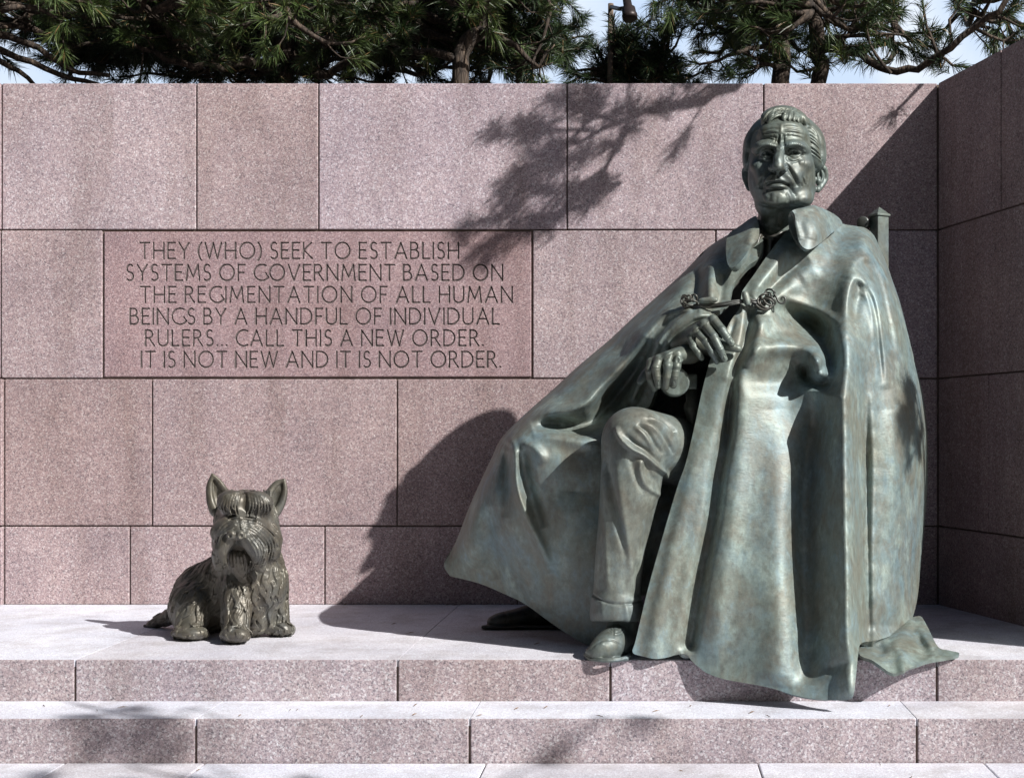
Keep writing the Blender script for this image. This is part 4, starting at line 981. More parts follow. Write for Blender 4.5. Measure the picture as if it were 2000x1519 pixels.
# ------------------------------------------------------------------ hands, torso, trouser leg, shoes
def build_hands():
    S = Sculpt((1236, 608, -70), (1460, 790, 70), 1.15, 5.80)
    # upper hand: wrist, knuckles, four fingers of unequal length, thumb
    mc = [(1350, 661, -4), (1360, 646, -10), (1375, 633, -14), (1393, 624, -14)]
    for m, r in zip(mc, (8.5, 9.5, 10, 9.5)):
        S.cap((1322, 668, 44), m, 13, r, 6)
    S.cap((1296, 680, 100), (1326, 668, 46), 17, 14, 5)
    fing = [([(1350, 661, -4, 8.2), (1354, 675, -17, 7.2), (1363, 688, -20, 6.4), (1370, 699, -17, 5.6)], 0),
            ([(1360, 646, -10, 9), (1378, 666, -26, 7.8), (1390, 687, -28, 7.0), (1400, 706, -22, 6.0)], 1),
            ([(1375, 633, -14, 9.4), (1394, 657, -32, 8.2), (1406, 681, -34, 7.4), (1415, 701, -28, 6.4)], 2),
            ([(1393, 624, -14, 9.6), (1410, 644, -28, 8.4), (1420, 658, -30, 7.6), (1429, 670, -27, 6.6)], 3)]
    for P, i in fing:
        for j in range(3): S.cap(P[j][:3], P[j + 1][:3], P[j][3], P[j + 1][3], 2.0)
        S.ell((P[1][0], P[1][1], P[1][2] - 1), (P[1][3] * .95,) * 3, 2); S.ell((P[2][0], P[2][1], P[2][2] - 0.5), (P[2][3] * .95,) * 3, 2)
    S.path([(1375, 655, 8, 11), (1400, 668, -4, 9), (1422, 677, -16, 7.6), (1436, 680, -20, 7.0), (1443, 681.5, -20, 6.4)], 7, 3, step=6)
    # lower hand, with the ring finger over the arm end
    mk = [(1272, 707, -12), (1287, 702, -20), (1305, 696, -22), (1324, 694, -20)]
    for m, r in zip(mk, (9, 10.5, 11, 11)):
        S.cap((1350, 690, 22), m, 17, r, 8)
    for P in ([(1272, 707, -12, 8.4), (1268, 724, -22, 7.6), (1270, 740, -20, 7.0), (1278, 759, -10, 6.4)],
              [(1287, 702, -20, 9.4), (1281, 719, -32, 8.6), (1283, 736, -32, 7.8), (1286, 753, -24, 6.8)],
              [(1305, 696, -22, 9.6), (1304, 715, -34, 8.8), (1302, 736, -33, 8.0), (1300, 756, -25, 7.0)],
              [(1324, 694, -20, 9.8), (1321, 716, -31, 9.0), (1317.5, 735, -32, 8.2), (1315, 752, -26, 7.2)]):
        for j in range(3): S.cap(P[j][:3], P[j + 1][:3], P[j][3], P[j + 1][3], 1.6)
        S.ell((P[1][0], P[1][1], P[1][2] - 1), (P[1][3] * .97,) * 3, 2)
    S.path([(1278, 712, 2, 9), (1266, 724, 2, 8), (1256, 737, 0, 7.4), (1250, 746, -2, 6.2)], 7, 2, step=6)
    # ring
    S.path([(1314, 705, -24, 2.4), (1319, 708, -33, 2.6), (1327, 707, -35, 2.6), (1333, 703, -27, 2.4)], 2, 1, step=4)
    S.ell((1323.5, 702.5, -32), (7.4, 9, 6), 1.5); S.ell((1323.5, 702.5, -38), (4.6, 6, 2.2), .5, '-')
    st = []
    def nail(x, y, r, ang):
        ca, sa = math.cos(ang), math.sin(ang)
        pts = []
        for k in range(9):
            t = 2 * math.pi * k / 8; u, v = r * .62 * math.cos(t), r * .85 * math.sin(t)
            pts.append((x + u * ca - v * sa, y + u * sa + v * ca))
        st.append((pts, -1.0, .9, None, 0, 0))
    for x, y, r, an in ((1370.5, 699, 5.4, -.6), (1401, 704, 5.6, -.5), (1416, 699, 6, -.45), (1429, 668, 6.2, -.6), (1315, 749, 6.5, .1), (1286, 750, 6, -.1)): nail(x, y, r, an)
    for L in ([(1346, 672), (1358, 671)], [(1347, 675), (1359, 674)], [(1371, 670), (1386, 663)], [(1372.5, 673), (1387, 666)], [(1386, 661), (1403, 654)], [(1387, 664), (1404, 657)],
              [(1403, 648), (1417, 640)], [(1404, 651), (1418, 643)], [(1384, 690), (1397, 684)], [(1399, 684), (1413, 678)], [(1414, 663), (1427, 655)], [(1312, 719), (1330, 720)], [(1312, 722), (1330, 723)], [(1310, 737), (1326, 738)], [(1274, 720), (1290, 720)], [(1275, 738), (1291, 738)]):
        st.append((L, -1.0, 1.1, None, .2, .2))
    for L, am, w in (([(1338, 660), (1358, 648)], 1.3, 2.4), ([(1345, 652), (1372, 635)], 1.6, 2.6), ([(1352, 646), (1390, 626)], 1.2, 2.4), ([(1352, 656), (1366, 643)], -1.6, 2.4), ([(1362, 644), (1382, 630)], -1.6, 2.4),
                     ([(1330, 684), (1306, 696)], 1.4, 2.6), ([(1322, 682), (1288, 702)], 2.0, 2.6), ([(1316, 690), (1297, 702)], -1.8, 2.4)):
        st.append((L, am, w, None, .2, .2))
    return S.mesh(st, smooth=1)

def build_torso():
    T = Sculpt((1180, 420, -230), (1840, 1120, 260), 6.0, 6.45)
    T.ell((1530, 640, 30), (150, 190, 110), 20); T.cap((1465, 560, 0), (1630, 540, 0), 55, 65, 40)
    T.cap((1525, 440, 10), (1525, 520, 10), 52, 70, 20)
    T.cap((1440, 585, -20), (1350, 690, -80), 44, 38, 20); T.cap((1350, 690, -80), (1318, 684, -190), 38, 26, 12)     # arm that the lower hand belongs to
    T.cap((1650, 570, 0), (1660, 720, -120), 55, 48, 20); T.cap((1660, 720, -120), (1480, 690, -190), 42, 30, 12)
    T.cap((1480, 690, -190), (1352, 668, -205), 30, 20, 10)
    T.ell((1540, 830, 20), (170, 90, 120), 30)
    T.cap((1440, 880, 0), (1240, 880, -150), 80, 60, 20)        # the leg under the left sheet
    T.cap((1620, 860, 0), (1600, 880, -180), 85, 70, 20); T.cap((1600, 880, -180), (1600, 1100, -150), 66, 50, 20)
    return T.mesh(smooth=2)

def build_leg():
    S = Sculpt((1135, 775, -95), (1460, 1235, 330), 2.3, 5.74)
    S.path([(1238, 857, 2, 60), (1234, 930, 2, 57), (1222, 1010, 12, 50), (1209, 1100, 20, 44), (1204, 1178, 24, 43)], 50, 10, step=25)
    S.path([(1240, 860, 4, 60), (1330, 882, 120, 60), (1430, 905, 300, 74)], 60, 16, step=30)
    S.cap((1204, 1178, 24), (1205, 1194, 24), 51, 54, 2); S.cap((1205, 1150, 24), (1204, 1178, 24), 44, 46, 2)
    S.box((1130, 1213, -95), (1300, 1240, 120), 1, 2, '-')
    st = [([(1203, 833), (1213, 856), (1234, 877), (1256, 889), (1280, 911), (1300, 926), (1312, 930)], 8.0, 5, 7, .1, .08),
          ([(1218, 848), (1240, 866), (1262, 880), (1290, 905)], -5.0, 6, 6, .2, .2),
          ([(1251, 896), (1250, 922), (1262, 950), (1294, 970)], 4.0, 6, 8, .08, .1), ([(1262, 900), (1270, 925), (1286, 946)], -4.0, 8, 7, .15, .25),
          ([(1232, 884), (1236, 910), (1246, 940), (1258, 965)], -3.0, 8, 8, .2, .3),
          ([(1245, 828), (1266, 843), (1282, 868), (1294, 888)], -5.5, 4.5, 4, .15, .2), ([(1257, 818), (1285, 832), (1304, 858), (1316, 888)], -6.0, 4.5, 4, .15, .15),
          ([(1273, 812), (1300, 824), (1322, 846)], -5.0, 4.5, 4, .2, .1), ([(1252, 823), (1276, 837), (1294, 862), (1306, 890)], 4.0, 5, 5, .2, .2), ([(1266, 814), (1294, 828), (1316, 852)], 3.5, 5, 5, .2, .2), ([(1238, 832), (1258, 850), (1276, 880)], 3.5, 5, 5, .2, .2),
          ([(1182, 880), (1186, 930), (1197, 985), (1212, 1045), (1226, 1100)], -6.5, 7, 9, .2, .3), ([(1176, 900), (1180, 980), (1184, 1080), (1190, 1160)], 2.5, 9, 7, .2, .2),
          ([(1206, 900), (1214, 980), (1224, 1050), (1232, 1110), (1234, 1165)], 3.5, 10, 10, .2, .1), ([(1290, 975), (1270, 1020), (1250, 1090)], -3, 10, 8, .2, .2), ([(1240, 1090), (1246, 1130), (1244, 1168)], -4, 6, 6, .3, .1),
          ([(1154, 1159), (1172, 1170), (1190, 1177), (1215, 1180), (1238, 1177), (1258, 1170)], -3.6, 2.6, 2.2, 0, 0),
          ([(1222, 1182), (1224, 1198), (1226, 1212)], 2.0, 6, 6, 0, 0), ([(1176, 1178), (1178, 1208)], 1.5, 8, 8, 0, 0)]
    st = [(p, am * (1.2 if w > 3 else 1), w * (.78 if w > 3 else 1), *((r[0] * .85 if r[0] and w > 3 else r[0],) + tuple(r[1:]))) for p, am, w, *r in st]
    return S.mesh(st, smooth=1)

def build_shoe_front():
    S = Sculpt((1130, 1195, -80), (1275, 1310, 150), 1.5, 5.74)
    S.path([(1222, 1240, 88, 26), (1212, 1246, 40, 29), (1196, 1258, -6, 30), (1180, 1268, -30, 26), (1166, 1275, -42, 17)], 20, 8, step=12)
    S.ell((1171, 1273, -34), (28, 14, 20), 6); S.cap((1216, 1205, 40), (1214, 1240, 40), 30, 31, 10)
    S.box((1130, 1288.5, -80), (1275, 1315, -20), .5, 1, '-')
    # welt and sole
    P = []
    for t in np.linspace(0, 1, 15):
        a = math.pi * (1.02 - 1.04 * t); P.append((1187 + 43 * math.cos(a), 1278 + 10 * math.sin(a) + 4 * t * (1 - t), -18 - 44 * math.sin(a)))
    S.path(P, 4.2, 2, step=6)
    S.box((1152, 1282, -50), (1228, 1291, 40), 3, 2)
    st = [([(1152, 1268), (1172, 1252), (1196, 1250), (1216, 1262)], -1.4, 1.4, None, .1, .1), ([(1190, 1226), (1204, 1234), (1218, 1228)], -1.8, 1.5, None, .1, .1), ([(1188, 1230), (1204, 1239), (1220, 1233)], -1.4, 1.3, None, .1, .1),
          ([(1198, 1222), (1199, 1246)], -1.2, 1.6, None, .1, .3), ([(1146, 1280), (1166, 1286), (1190, 1287.5), (1218, 1285)], -1.6, 1.2, None, 0, 0), ([(1160, 1262), (1180, 1256)], 1.2, 3, None, .2, .2)]
    return S.mesh(st, smooth=1)

def build_shoe_back():
    S = Sculpt((930, 1160, -60), (1120, 1245, 90), 1.8, 6.58)
    S.path([(1090, 1196, 40, 22), (1050, 1198, 25, 21), (1012, 1206, 8, 17), (980, 1211, -4, 14.5), (962, 1214, -8, 11)], 15, 6, step=12)
    S.cap((1062, 1150, 25), (1056, 1196, 25), 24, 24, 8)
    S.box((940, 1221, -30), (1110, 1227, 50), 2.5, 2); S.ell((985, 1222, -2), (42, 5, 22), 3)
    st = [([(985, 1190), (990, 1204), (988, 1218)], -1.6, 1.6, None, .1, .1), ([(947, 1218), (980, 1221), (1020, 1221)], -1.4, 1.2, None, 0, 0), ([(1018, 1188), (1030, 1200)], -1.4, 1.5, None, .1, .1)]
    return S.mesh(st, smooth=1)

def tpx(g, pts, r, n=8, step=4.0, flat=1.0):
    """tube through (px, py, Y) with radius in photo pixels at that depth"""
    P = np.asarray(pts, float)
    if len(P) > 2: P = spline(P, step)
    rr_ = np.asarray(r, float) * P[:, 2] / F if np.ndim(r) == 0 else np.interp(np.linspace(0, 1, len(P)), np.linspace(0, 1, len(r)), r) * P[:, 2] / F
    g.tube(W(P[:, 0], P[:, 1], P[:, 2]), rr_, n, flat=flat)
def ringpx(g, cx, cy, Y, a, b, r, rot=0, tilt=0.0, t0=0, t1=360):
    T = np.radians(np.linspace(t0, t1, 28)); c, s = math.cos(math.radians(rot)), math.sin(math.radians(rot))
    u, v = a * np.cos(T), b * np.sin(T)
    P = np.stack([cx + u * c - v * s, cy + u * s + v * c, Y + tilt * np.sin(T * 2 + 1)], -1)
    g.tube(W(P[:, 0], P[:, 1], P[:, 2]), r * Y / F, 7)

def build_clasp(parent):
    Yk = 5.865
    root = Geo()
    def barrel(g, a, b, r):
        P = [np.array(a) + (np.array(b) - np.array(a)) * t for t in (0, .05, .12, .3, .5, .7, .88, .95, 1)]
        tpx(g, P, [r * k for k in (.55, .82, .95, 1, 1.02, 1, .95, .82, .55)], 14, step=3)
    for dy, dY in ((0, 0), (3.2, -.006), (6.2, .004)):
        tpx(root, [(1366, 592 + dy, 5.87), (1385, 595 + dy * .9, 5.865), (1410, 592 + dy, 5.85 + dY), (1432, 588 + dy, 5.85), (1452, 586 + dy * .7, 5.862)], 2.1)
    tpx(root, [(1460, 583, 5.865), (1468, 586, 5.86), (1476, 586, Yk)], 2.6); tpx(root, [(1460, 588, 5.865), (1470, 590, 5.86), (1478, 592, Yk)], 2.4)
    cord = root.build('cord', M_dark, parent, True)
    k = Geo()
    tpx(k, [(1469, 587, 5.875), (1477, 596, 5.87), (1486, 603, 5.865), (1497, 605, 5.865), (1506, 599, 5.87)], 2.4)
    ringpx(k, 1504, 573, 5.89, 9.5, 8, 2.3, 20, .006); ringpx(k, 1492, 583, 5.88, 11, 8, 2.3, -35, .008); ringpx(k, 1503, 588, 5.875, 12, 7.5, 2.3, 25, .008)
    ringpx(k, 1497, 592, 5.87, 13, 9, 2.2, 10, .006); ringpx(k, 1487, 590, 5.875, 9, 6, 2.2, 50, .006); ringpx(k, 1497, 579, 5.88, 7, 10, 2.1, 60, .008)
    tpx(k, [(1511, 572, 5.89), (1516, 580, 5.885), (1521, 590, 5.88), (1528, 592.5, 5.88), (1534, 587, 5.88), (1532, 580.5, 5.88), (1526.5, 581.5, 5.88), (1527, 586, 5.88)], 2.2)
    k.build('knot', M_dark, cord, True)
    k2 = Geo()
    ringpx(k2, 1337, 588, 5.905, 6.5, 8, 2.1, 10, .006); ringpx(k2, 1346, 583, 5.90, 7, 6, 2.1, -20, .006); ringpx(k2, 1355, 582, 5.89, 6.5, 6.5, 2.1, 30, .006); ringpx(k2, 1349, 591, 5.89, 13, 5, 2.1, 5, .006)
    tpx(k2, [(1332, 592, 5.91), (1336, 599, 5.905), (1348, 600, 5.90), (1362, 597, 5.885), (1372, 594, 5.87)], 2.2)
    tpx(k2, [(1331, 584, 5.91), (1334, 577, 5.91), (1340, 577, 5.905), (1342, 584, 5.90)], 2.0)
    k2.build('knot', M_dark, cord, True)
    t = Geo(); barrel(t, (1454, 569, 5.855), (1460.5, 596, 5.848), 7.2); t.build('toggle', M_bronze, cord, True)
    t = Geo(); barrel(t, (1365, 588, 5.872), (1401, 585.5, 5.850), 6.4); t.build('toggle', M_bronze, cord, True)

def build_chair(parent):
    """high-backed armchair, mostly under the cape: post, scroll, arm end, turned support, seat, legs"""
    g = Geo()
    def at(px, py, Y): return W(px, py, Y)
    # right post, turned a little, with a pyramid cap
    c = at(1717, 470, 6.60); w = 0.034; an = math.radians(28)
    def rot(V):
        V = np.array(V, float); x, y = V[:, 0].copy(), V[:, 1].copy()
        V[:, 0] = c[0] + x * math.cos(an) - y * math.sin(an); V[:, 1] = c[1] + x * math.sin(an) + y * math.cos(an); return V
    zt = at(0, 424, 6.60)[2]
    p = Geo(); p.box(-w, w, -w, w, ZB + .003, zt, .004, xf=rot)
    p.box(-w - .006, w + .006, -w - .006, w + .006, zt, zt + .012, .003, xf=rot)
    za = at(0, 404, 6.60)[2]
    b = rot([(-w - .003, -w - .003, 0), (w + .003, -w - .003, 0), (w + .003, w + .003, 0), (-w - .003, w + .003, 0), (0, 0, 0)]); b[:4, 2] = zt + .011; b[4, 2] = za
    p.add(b, [(0, 1, 4), (1, 2, 4), (2, 3, 4), (3, 0, 4)])
    chair = g
    g.box(at(1480, 0, 6.75)[0], at(1700, 0, 6.75)[0], 6.74, 6.80, ZB + .45, at(0, 455, 6.77)[2], .008)      # back panel
    sx0, sx1 = at(1330, 0, 6.3)[0], at(1730, 0, 6.3)[0]
    g.box(sx0, sx1, 6.05, 6.78, ZB + .50, ZB + .60, .01)                                             # seat
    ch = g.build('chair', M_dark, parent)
    p.build('back_post', M_skin, ch)
    s = Geo(); cc = at(1687, 436, 6.62); s.lathe(cc, [(.024, -.03), (.031, -.026), (.031, .026), (.024, .03)], 18, (0.35, 1, 0)); s.build('scroll', M_dark, ch, True)
    for px, Y in ((1335, 6.10), (1700, 6.12), (1370, 6.74)):
        l = Geo(); q = at(px, 0, Y); l.lathe((q[0], q[1], ZB + .002), [(.035, 0), (.035, .06), (.025, .09), (.034, .15), (.022, .22), (.034, .42), (.04, .52)], 14); l.build('leg', M_dark, ch, True)
    a = Geo(); q = at(1318, 746, 5.84)
    a.lathe((q[0], 5.80, q[2]), [(.056, 0), (.063, .006), (.065, .02), (.065, .09), (.05, .11)], 28, (0, 1, 0))
    z = q[2]; a.box(q[0] - .05, q[0] + .10, 5.86, 6.72, z - .03, z + .035, .008)
    arm = a.build('arm_rest', M_skin, ch)
    t = Geo(); q2 = at(1353, 760, 5.93)
    t.lathe((q2[0], 5.93, q2[2] - .45), [(.03, 0), (.03, .08), (.022, .11), (.036, .17), (.036, .2), (.025, .23), (.03, .33), (.04, .36), (.04, .38), (.03, .40), (.035, .45)], 16); t.build('arm_support', M_dark, arm, True)
tri = lambda f: f()
V_, Q_ = join([build_head(), build_hands(), build_torso()]); body = mesh_obj('body', V_, Q_, M_skin, statue)
V_, Q_ = build_hair(); mesh_obj('hair', V_, Q_, M_skin, body)
V_, Q_ = join([build_cape_right(), build_flap(), build_cape_left(), build_cape_back()]); cape = mesh_obj('cape', V_, Q_, M_bronze, statue)
V_, Q_ = join([build_collar_right(), build_collar_left(), build_lapel_stand()]); mesh_obj('collar', V_, Q_, M_bronze, cape)
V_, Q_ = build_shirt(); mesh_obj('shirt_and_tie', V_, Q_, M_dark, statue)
V_, Q_ = build_leg(); mesh_obj('trouser_leg', V_, Q_, M_trouser, statue)
V_, Q_ = build_shoe_front(); mesh_obj('shoe', V_, Q_, M_skin, statue)
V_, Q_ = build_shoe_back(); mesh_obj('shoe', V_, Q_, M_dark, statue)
build_clasp(statue)
build_chair(statue)
# ------------------------------------------------------------------ the bronze terrier
def build_dog():
    S = Sculpt((276, 912, -135), (590, 1268, 190), 1.45, 6.25)
    S.ell((498, 1138, 14), (60, 72, 60), 4); S.cap((492, 1118, 24), (405, 1160, 88), 58, 60, 14)
    S.ell((400, 1178, 84), (66, 58, 74), 14); S.cap((484, 1092, 12), (483, 1040, 0), 62, 54, 16)
    S.cap((464, 1150, -22), (459, 1236, -58), 31, 23, 12); S.ell((459, 1240, -72), (30, 16, 30), 5)
    S.cap((528, 1130, 32), (543, 1218, 34), 30, 20, 12); S.ell((547, 1229, 26), (26, 12.5, 28), 5)
    S.ell((372, 1188, 36), (41, 46, 52), 12); S.ell((372, 1237, -22), (36, 14, 34), 6)
    S.cap((372, 1195, 20), (372, 1232, -6), 32, 26, 8); S.ell((500, 1205, 20), (34, 36, 40), 14)
    S.path([(350, 1196, 112, 15), (325, 1207, 136, 12), (303, 1216, 148, 8.5), (287, 1222, 154, 3.5)], 8, 6)
    # head
    S.ell((480, 1016, -12), (61, 58, 58), 12); S.ell((441, 1058, -26), (25, 46, 40), 10); S.ell((519, 1056, -22), (30, 46, 42), 10)
    S.ell((468, 1038, -62), (56, 36, 40), 10)
    S.path([(466, 1004, -66, 14), (462, 1032, -92, 15)], 14, 8)
    S.path([(448, 1052, -96, 14), (431, 1076, -88, 14), (430, 1102, -72, 9)], 12, 5, step=8)
    S.path([(477, 1052, -96, 14), (504, 1076, -90, 17), (508, 1104, -70, 10)], 12, 5, step=8)
    S.ell((464, 1088, -96), (19, 22, 26), 4, '-')
    S.path([(463, 1086, -62, 18), (468, 1106, -56, 14), (475, 1124, -50, 7)], 12, 5, step=8)
    S.ell((452, 1010, -86), (12, 6, 14), 3, '-'); S.ell((489, 1013, -86), (14, 6, 13), 3, '-')
    S.ell((451, 981, -58), (28, 25, 24), 12); S.ell((502, 984, -56), (31, 26, 24), 12)
    base = S.D.copy()
    # ears: two raised rims round a hollow
    for L in ([(415, 927, 2, 2.5), (409, 950, 2, 5.5), (411, 978, 0, 7), (419, 1000, -4, 9)], [(415, 927, 2, 2.5), (427, 940, 4, 5), (437, 955, 2, 6), (446, 972, -4, 9)],
              [(555, 937, 2, 2.5), (540, 944, 4, 5), (528, 958, 2, 6), (518, 974, -4, 9)], [(555, 937, 2, 2.5), (556, 960, 2, 5), (549, 984, 0, 7), (536, 1004, -2, 9)]):
        S.path(L, 5, 3, step=5)
    S.cap((416, 930, 9), (430, 992, 12), 4, 11, 2); S.cap((553, 940, 9), (535, 996, 12), 4, 11, 2)
    S.ell((426, 972, 10), (14, 34, 9), 4, rot=-12); S.ell((539, 975, 10), (14, 34, 9), 4, rot=20)
    S.ell((426, 970, -4), (7.5, 22, 9), 2, '-', rot=-14); S.ell((539, 973, -4), (7.5, 22, 9), 2, '-', rot=22)
    # hair: locks traced down the surface and fused into it
    G = np.array(np.gradient(base.astype(np.float32)))
    def samp(p):
        i = np.clip(np.round((p - S.lo) / S.h).astype(int), 1, S.n - 2)
        g = G[:, i[0], i[1], i[2]].astype(float); return float(base[tuple(i)]), g / (np.linalg.norm(g) + 1e-9)
    R = random.Random(11)
    neg = base < 0
    first = np.where(neg.any(2), S.lo[2] + neg.argmax(2) * S.h, 40.0)
    def strand(pts, r, lift=0.0, taper=.35):
        """a single combed strand laid on the modelled form"""
        Q = spline(np.array(pts, float), 5); P = []
        for i, (x, y) in enumerate(Q):
            k = i / max(1, len(Q) - 1)
            ix = int(np.clip(round((x - S.lo[0]) / S.h), 0, S.n[0] - 1)); iy = int(np.clip(round((y - S.lo[1]) / S.h), 0, S.n[1] - 1))
            P.append([x, y, first[ix, iy] - .6 - lift * k * k, r * (.7 + .5 * math.sin(math.pi * min(1, k + .1))) * (1 - .6 * k ** 3)])
        for i in range(1, len(P)): P[i][2] = min(P[i][2], P[i - 1][2] + 4.0)
        for a, b in zip(P[:-1], P[1:]): S.cap(a[:3], b[:3], a[3], b[3], .5)
    def lock(p, flow, length, r, lift=2.0, curl=0.0, wide=3.0, strands=3):
        """a pointed lock of three or four strands that run down the surface and meet at the tip"""
        p = np.array(p, float); n = max(5, int(length / 4)); ph = R.uniform(0, 6); C = []; B = []
        for i in range(n):
            d, g = samp(p)
            k = i / (n - 1)
            p = p - g * (d - (0.2 + lift * k ** 2))
            t = np.array(flow(p), float); t[0] += curl * math.sin(ph + i * 0.62); t -= g * t.dot(g); t /= np.linalg.norm(t) + 1e-9
            C.append(p.copy()); B.append(np.cross(t, g)); p = p + t * 4
        for j in range(strands):
            o = (j - (strands - 1) / 2) * wide
            jl = R.uniform(.82, 1.0)
            P = []
            for i in range(n):
                k = i / (n - 1)
                if k > jl + .12: break
                P.append((*(C[i] + B[i] * o * (1.08 - 0.85 * k ** 1.5)), r * (0.8 + 0.45 * math.sin(math.pi * k)) * (1 - 0.62 * k ** 2)))
            for a, b in zip(P[:-1], P[1:]): S.cap(a[:3], b[:3], a[3], b[3], 0.45)
    def body_flow(p):
        return ((p[0] - 470) * 0.004 - (0.35 if p[0] < 440 else 0), 1.0, -0.25)
    act = np.argwhere((np.abs(base) < S.h * 0.6)); P = S.lo + act * S.h
    N = G[:, act[:, 0], act[:, 1], act[:, 2]].T; N = N / (np.linalg.norm(N, axis=1, keepdims=True) + 1e-9)
    ok = (N[:, 2] < 0.45) & (P[:, 1] < 1245)
    P = P[ok]; sel = np.random.default_rng(4).permutation(len(P))
    taken = []; cnt = 0
    head_c = np.array((480, 1030))
    for i in sel:
        p = P[i]
        onhead = p[1] < 1092 and abs(p[0] - 482) < 72 and p[2] < 45
        if p[1] < 1003 and (p[0] < 448 or p[0] > 516): continue
        rmin = 12.0 if onhead else 15.0
        if any((p[0] - q[0]) ** 2 + (p[1] - q[1]) ** 2 * 0.35 + (p[2] - q[2]) ** 2 < rmin * rmin for q in taken): continue
        if 955 < p[1] < 1096 and p[2] < -34 and 418 < p[0] < 532: continue
        taken.append(p); cnt += 1
        if onhead:
            dx = p[0] - 462
            if p[1] < 1000: fl = lambda q: ((q[0] - 476) * 0.02, 0.55, -1.0)
            else: fl = lambda q: ((q[0] - 462) * 0.018, 1.0 - 0.2 * (abs(q[0] - 462) < 20), 0.1)
            lock(p, fl, R.uniform(30, 50), R.uniform(1.9, 2.4), 1.8, 0.16, 3.2)
        elif p[1] > 1205:
            lock(p, lambda q: ((q[0] - (459 if 425 < q[0] < 495 else 372 if q[0] < 425 else 547)) * 0.02, 1.0, -0.8), R.uniform(16, 26), R.uniform(1.9, 2.4), 0.6, 0.2, 3.2)
        elif p[0] < 335: lock(p, lambda q: (-1.0, 0.45, 0.6), R.uniform(20, 34), 2.0, 0.8, 0.1, 3.0)
        else: lock(p, body_flow, R.uniform(42, 80), R.uniform(2.2, 2.9), 4.2, 0.58, 4.7, 3)
    # brows: two mounds of hooked locks that part in the middle
    for k in range(8):
        t = k / 7; e = 8 * math.sin(2.6 * k) - 2
        strand([(475, 960 + 2 * t), (469 - 32 * t, 961 + 9 * t), (464 - 38 * t, 985 + 5 * t), (467 - 34 * t, 1006 - 3 * t + e)], 3.1, 5.0)
        strand([(479, 961 + 2 * t), (485 + 33 * t, 963 + 9 * t), (488 + 41 * t, 987 + 5 * t), (482 + 44 * t, 1007 + e)], 3.1, 5.0)
    for x0, x1 in ((446, 440), (470, 476), (520, 515)):
        for k in range(3): S.path([(x0 + 4 * k, 974 - 2 * k, -20, 3), ((x0 + x1) / 2 + 5 * k, 964 - 3 * k, -12, 3), (x1 + 5 * k, 956 + 2 * k, -4, 1.4)], 3, .7, step=6)
    # moustache and cheek sweeps, bridge and beard
    for k in range(6):
        t = k / 5; e = R.uniform(-3, 3)
        strand([(464 - 14 * t, 1010 + 36 * t), (437 + 4 * t, 1022 + 36 * t), (421 + 16 * t, 1055 + 27 * t), (426 + 21 * t, 1098 + 17 * t + e)], 3.0, 3.0)
    for k in range(9):
        t = k / 8; e = R.uniform(-3, 3)
        strand([(468 + 6 * t, 1010 + 36 * t), (506 - 20 * t, 1021 + 35 * t), (541 - 40 * t, 1052 + 32 * t), (538 - 48 * t, 1096 + 18 * t + e)], 3.0, 3.0)
    for k in range(5):
        t = k / 4 - .5
        strand([(463 + 24 * t, 1078), (465 + 30 * t, 1096), (469 + 24 * t, 1112), (475 + 12 * t, 1130 - 10 * abs(t))], 2.8, 3.0)
    S.ell((460, 1046, -108), (12, 9, 10), 2)
    # nose
    S.ell((451.5, 1044, -114), (9.6, 10.6, 9.5), 2); S.ell((468.5, 1044.5, -114), (9.8, 10.6, 9.5), 2)
    S.ell((448.5, 1046, -123), (4.2, 4.6, 5), .8, '-'); S.ell((471, 1046.5, -123), (4.4, 4.6, 5), .8, '-')
    S.box((276, 1256.5, -135), (590, 1290, -40), .5, .5, '-')
    return S.mesh(smooth=0)
V_, Q_ = build_dog()
dog = mesh_obj('terrier_statue', V_, Q_, M_dog)
tag(dog, 'small dark bronze statue of a shaggy sitting terrier with upright ears', 'dog statue')
# ------------------------------------------------------------------ sky backdrop, pines, floodlight
def sky_mat():
    m = bpy.data.materials.new('pale sky'); m.use_nodes = True; nt = m.node_tree
    for n in list(nt.nodes): nt.nodes.remove(n)
    out = nt.nodes.new('ShaderNodeOutputMaterial'); em = nt.nodes.new('ShaderNodeEmission')
    tc = nd(nt, 'ShaderNodeTexCoord'); sp = nt.nodes.new('ShaderNodeSeparateXYZ'); nt.links.new(tc.outputs['Object'], sp.inputs[0])
    mr = nd(nt, 'ShaderNodeMapRange'); nt.links.new(sp.outputs[2], mr.inputs[0]); mr.inputs[1].default_value = 0; mr.inputs[2].default_value = 420
    n = nd(nt, 'ShaderNodeTexNoise', Scale=0.012, Detail=5.0); nt.links.new(tc.outputs['Object'], n.inputs['Vector'])
    c = ramp(nt, mr.outputs[0], [(0, (.74, .82, .93)), (1, (.40, .58, .86))])
    c = mix(nt, c, (.88, .92, .97), ramp(nt, n.outputs[0], [(.45, (0, 0, 0)), (.75, (.8, .8, .8))]))
    nt.links.new(c, em.inputs[0]); em.inputs[1].default_value = 0.80
    nt.links.new(em.outputs[0], out.inputs[0]); return m
V = []; Fq = []
na, nh = 40, 8
for j in range(nh + 1):
    el = math.radians(-1 + 26 * j / nh)
    for i in range(na + 1):
        az = math.radians(-45 + 85 * i / na)
        V.append((800 * math.sin(az) * math.cos(el), 800 * math.cos(az) * math.cos(el), 800 * math.sin(el)))
for j in range(nh):
    for i in range(na):
        a = j * (na + 1) + i; Fq.append((a, a + 1, a + na + 2, a + na + 1))
tag(mesh_obj('sky', V, Fq, sky_mat()), kind='structure')

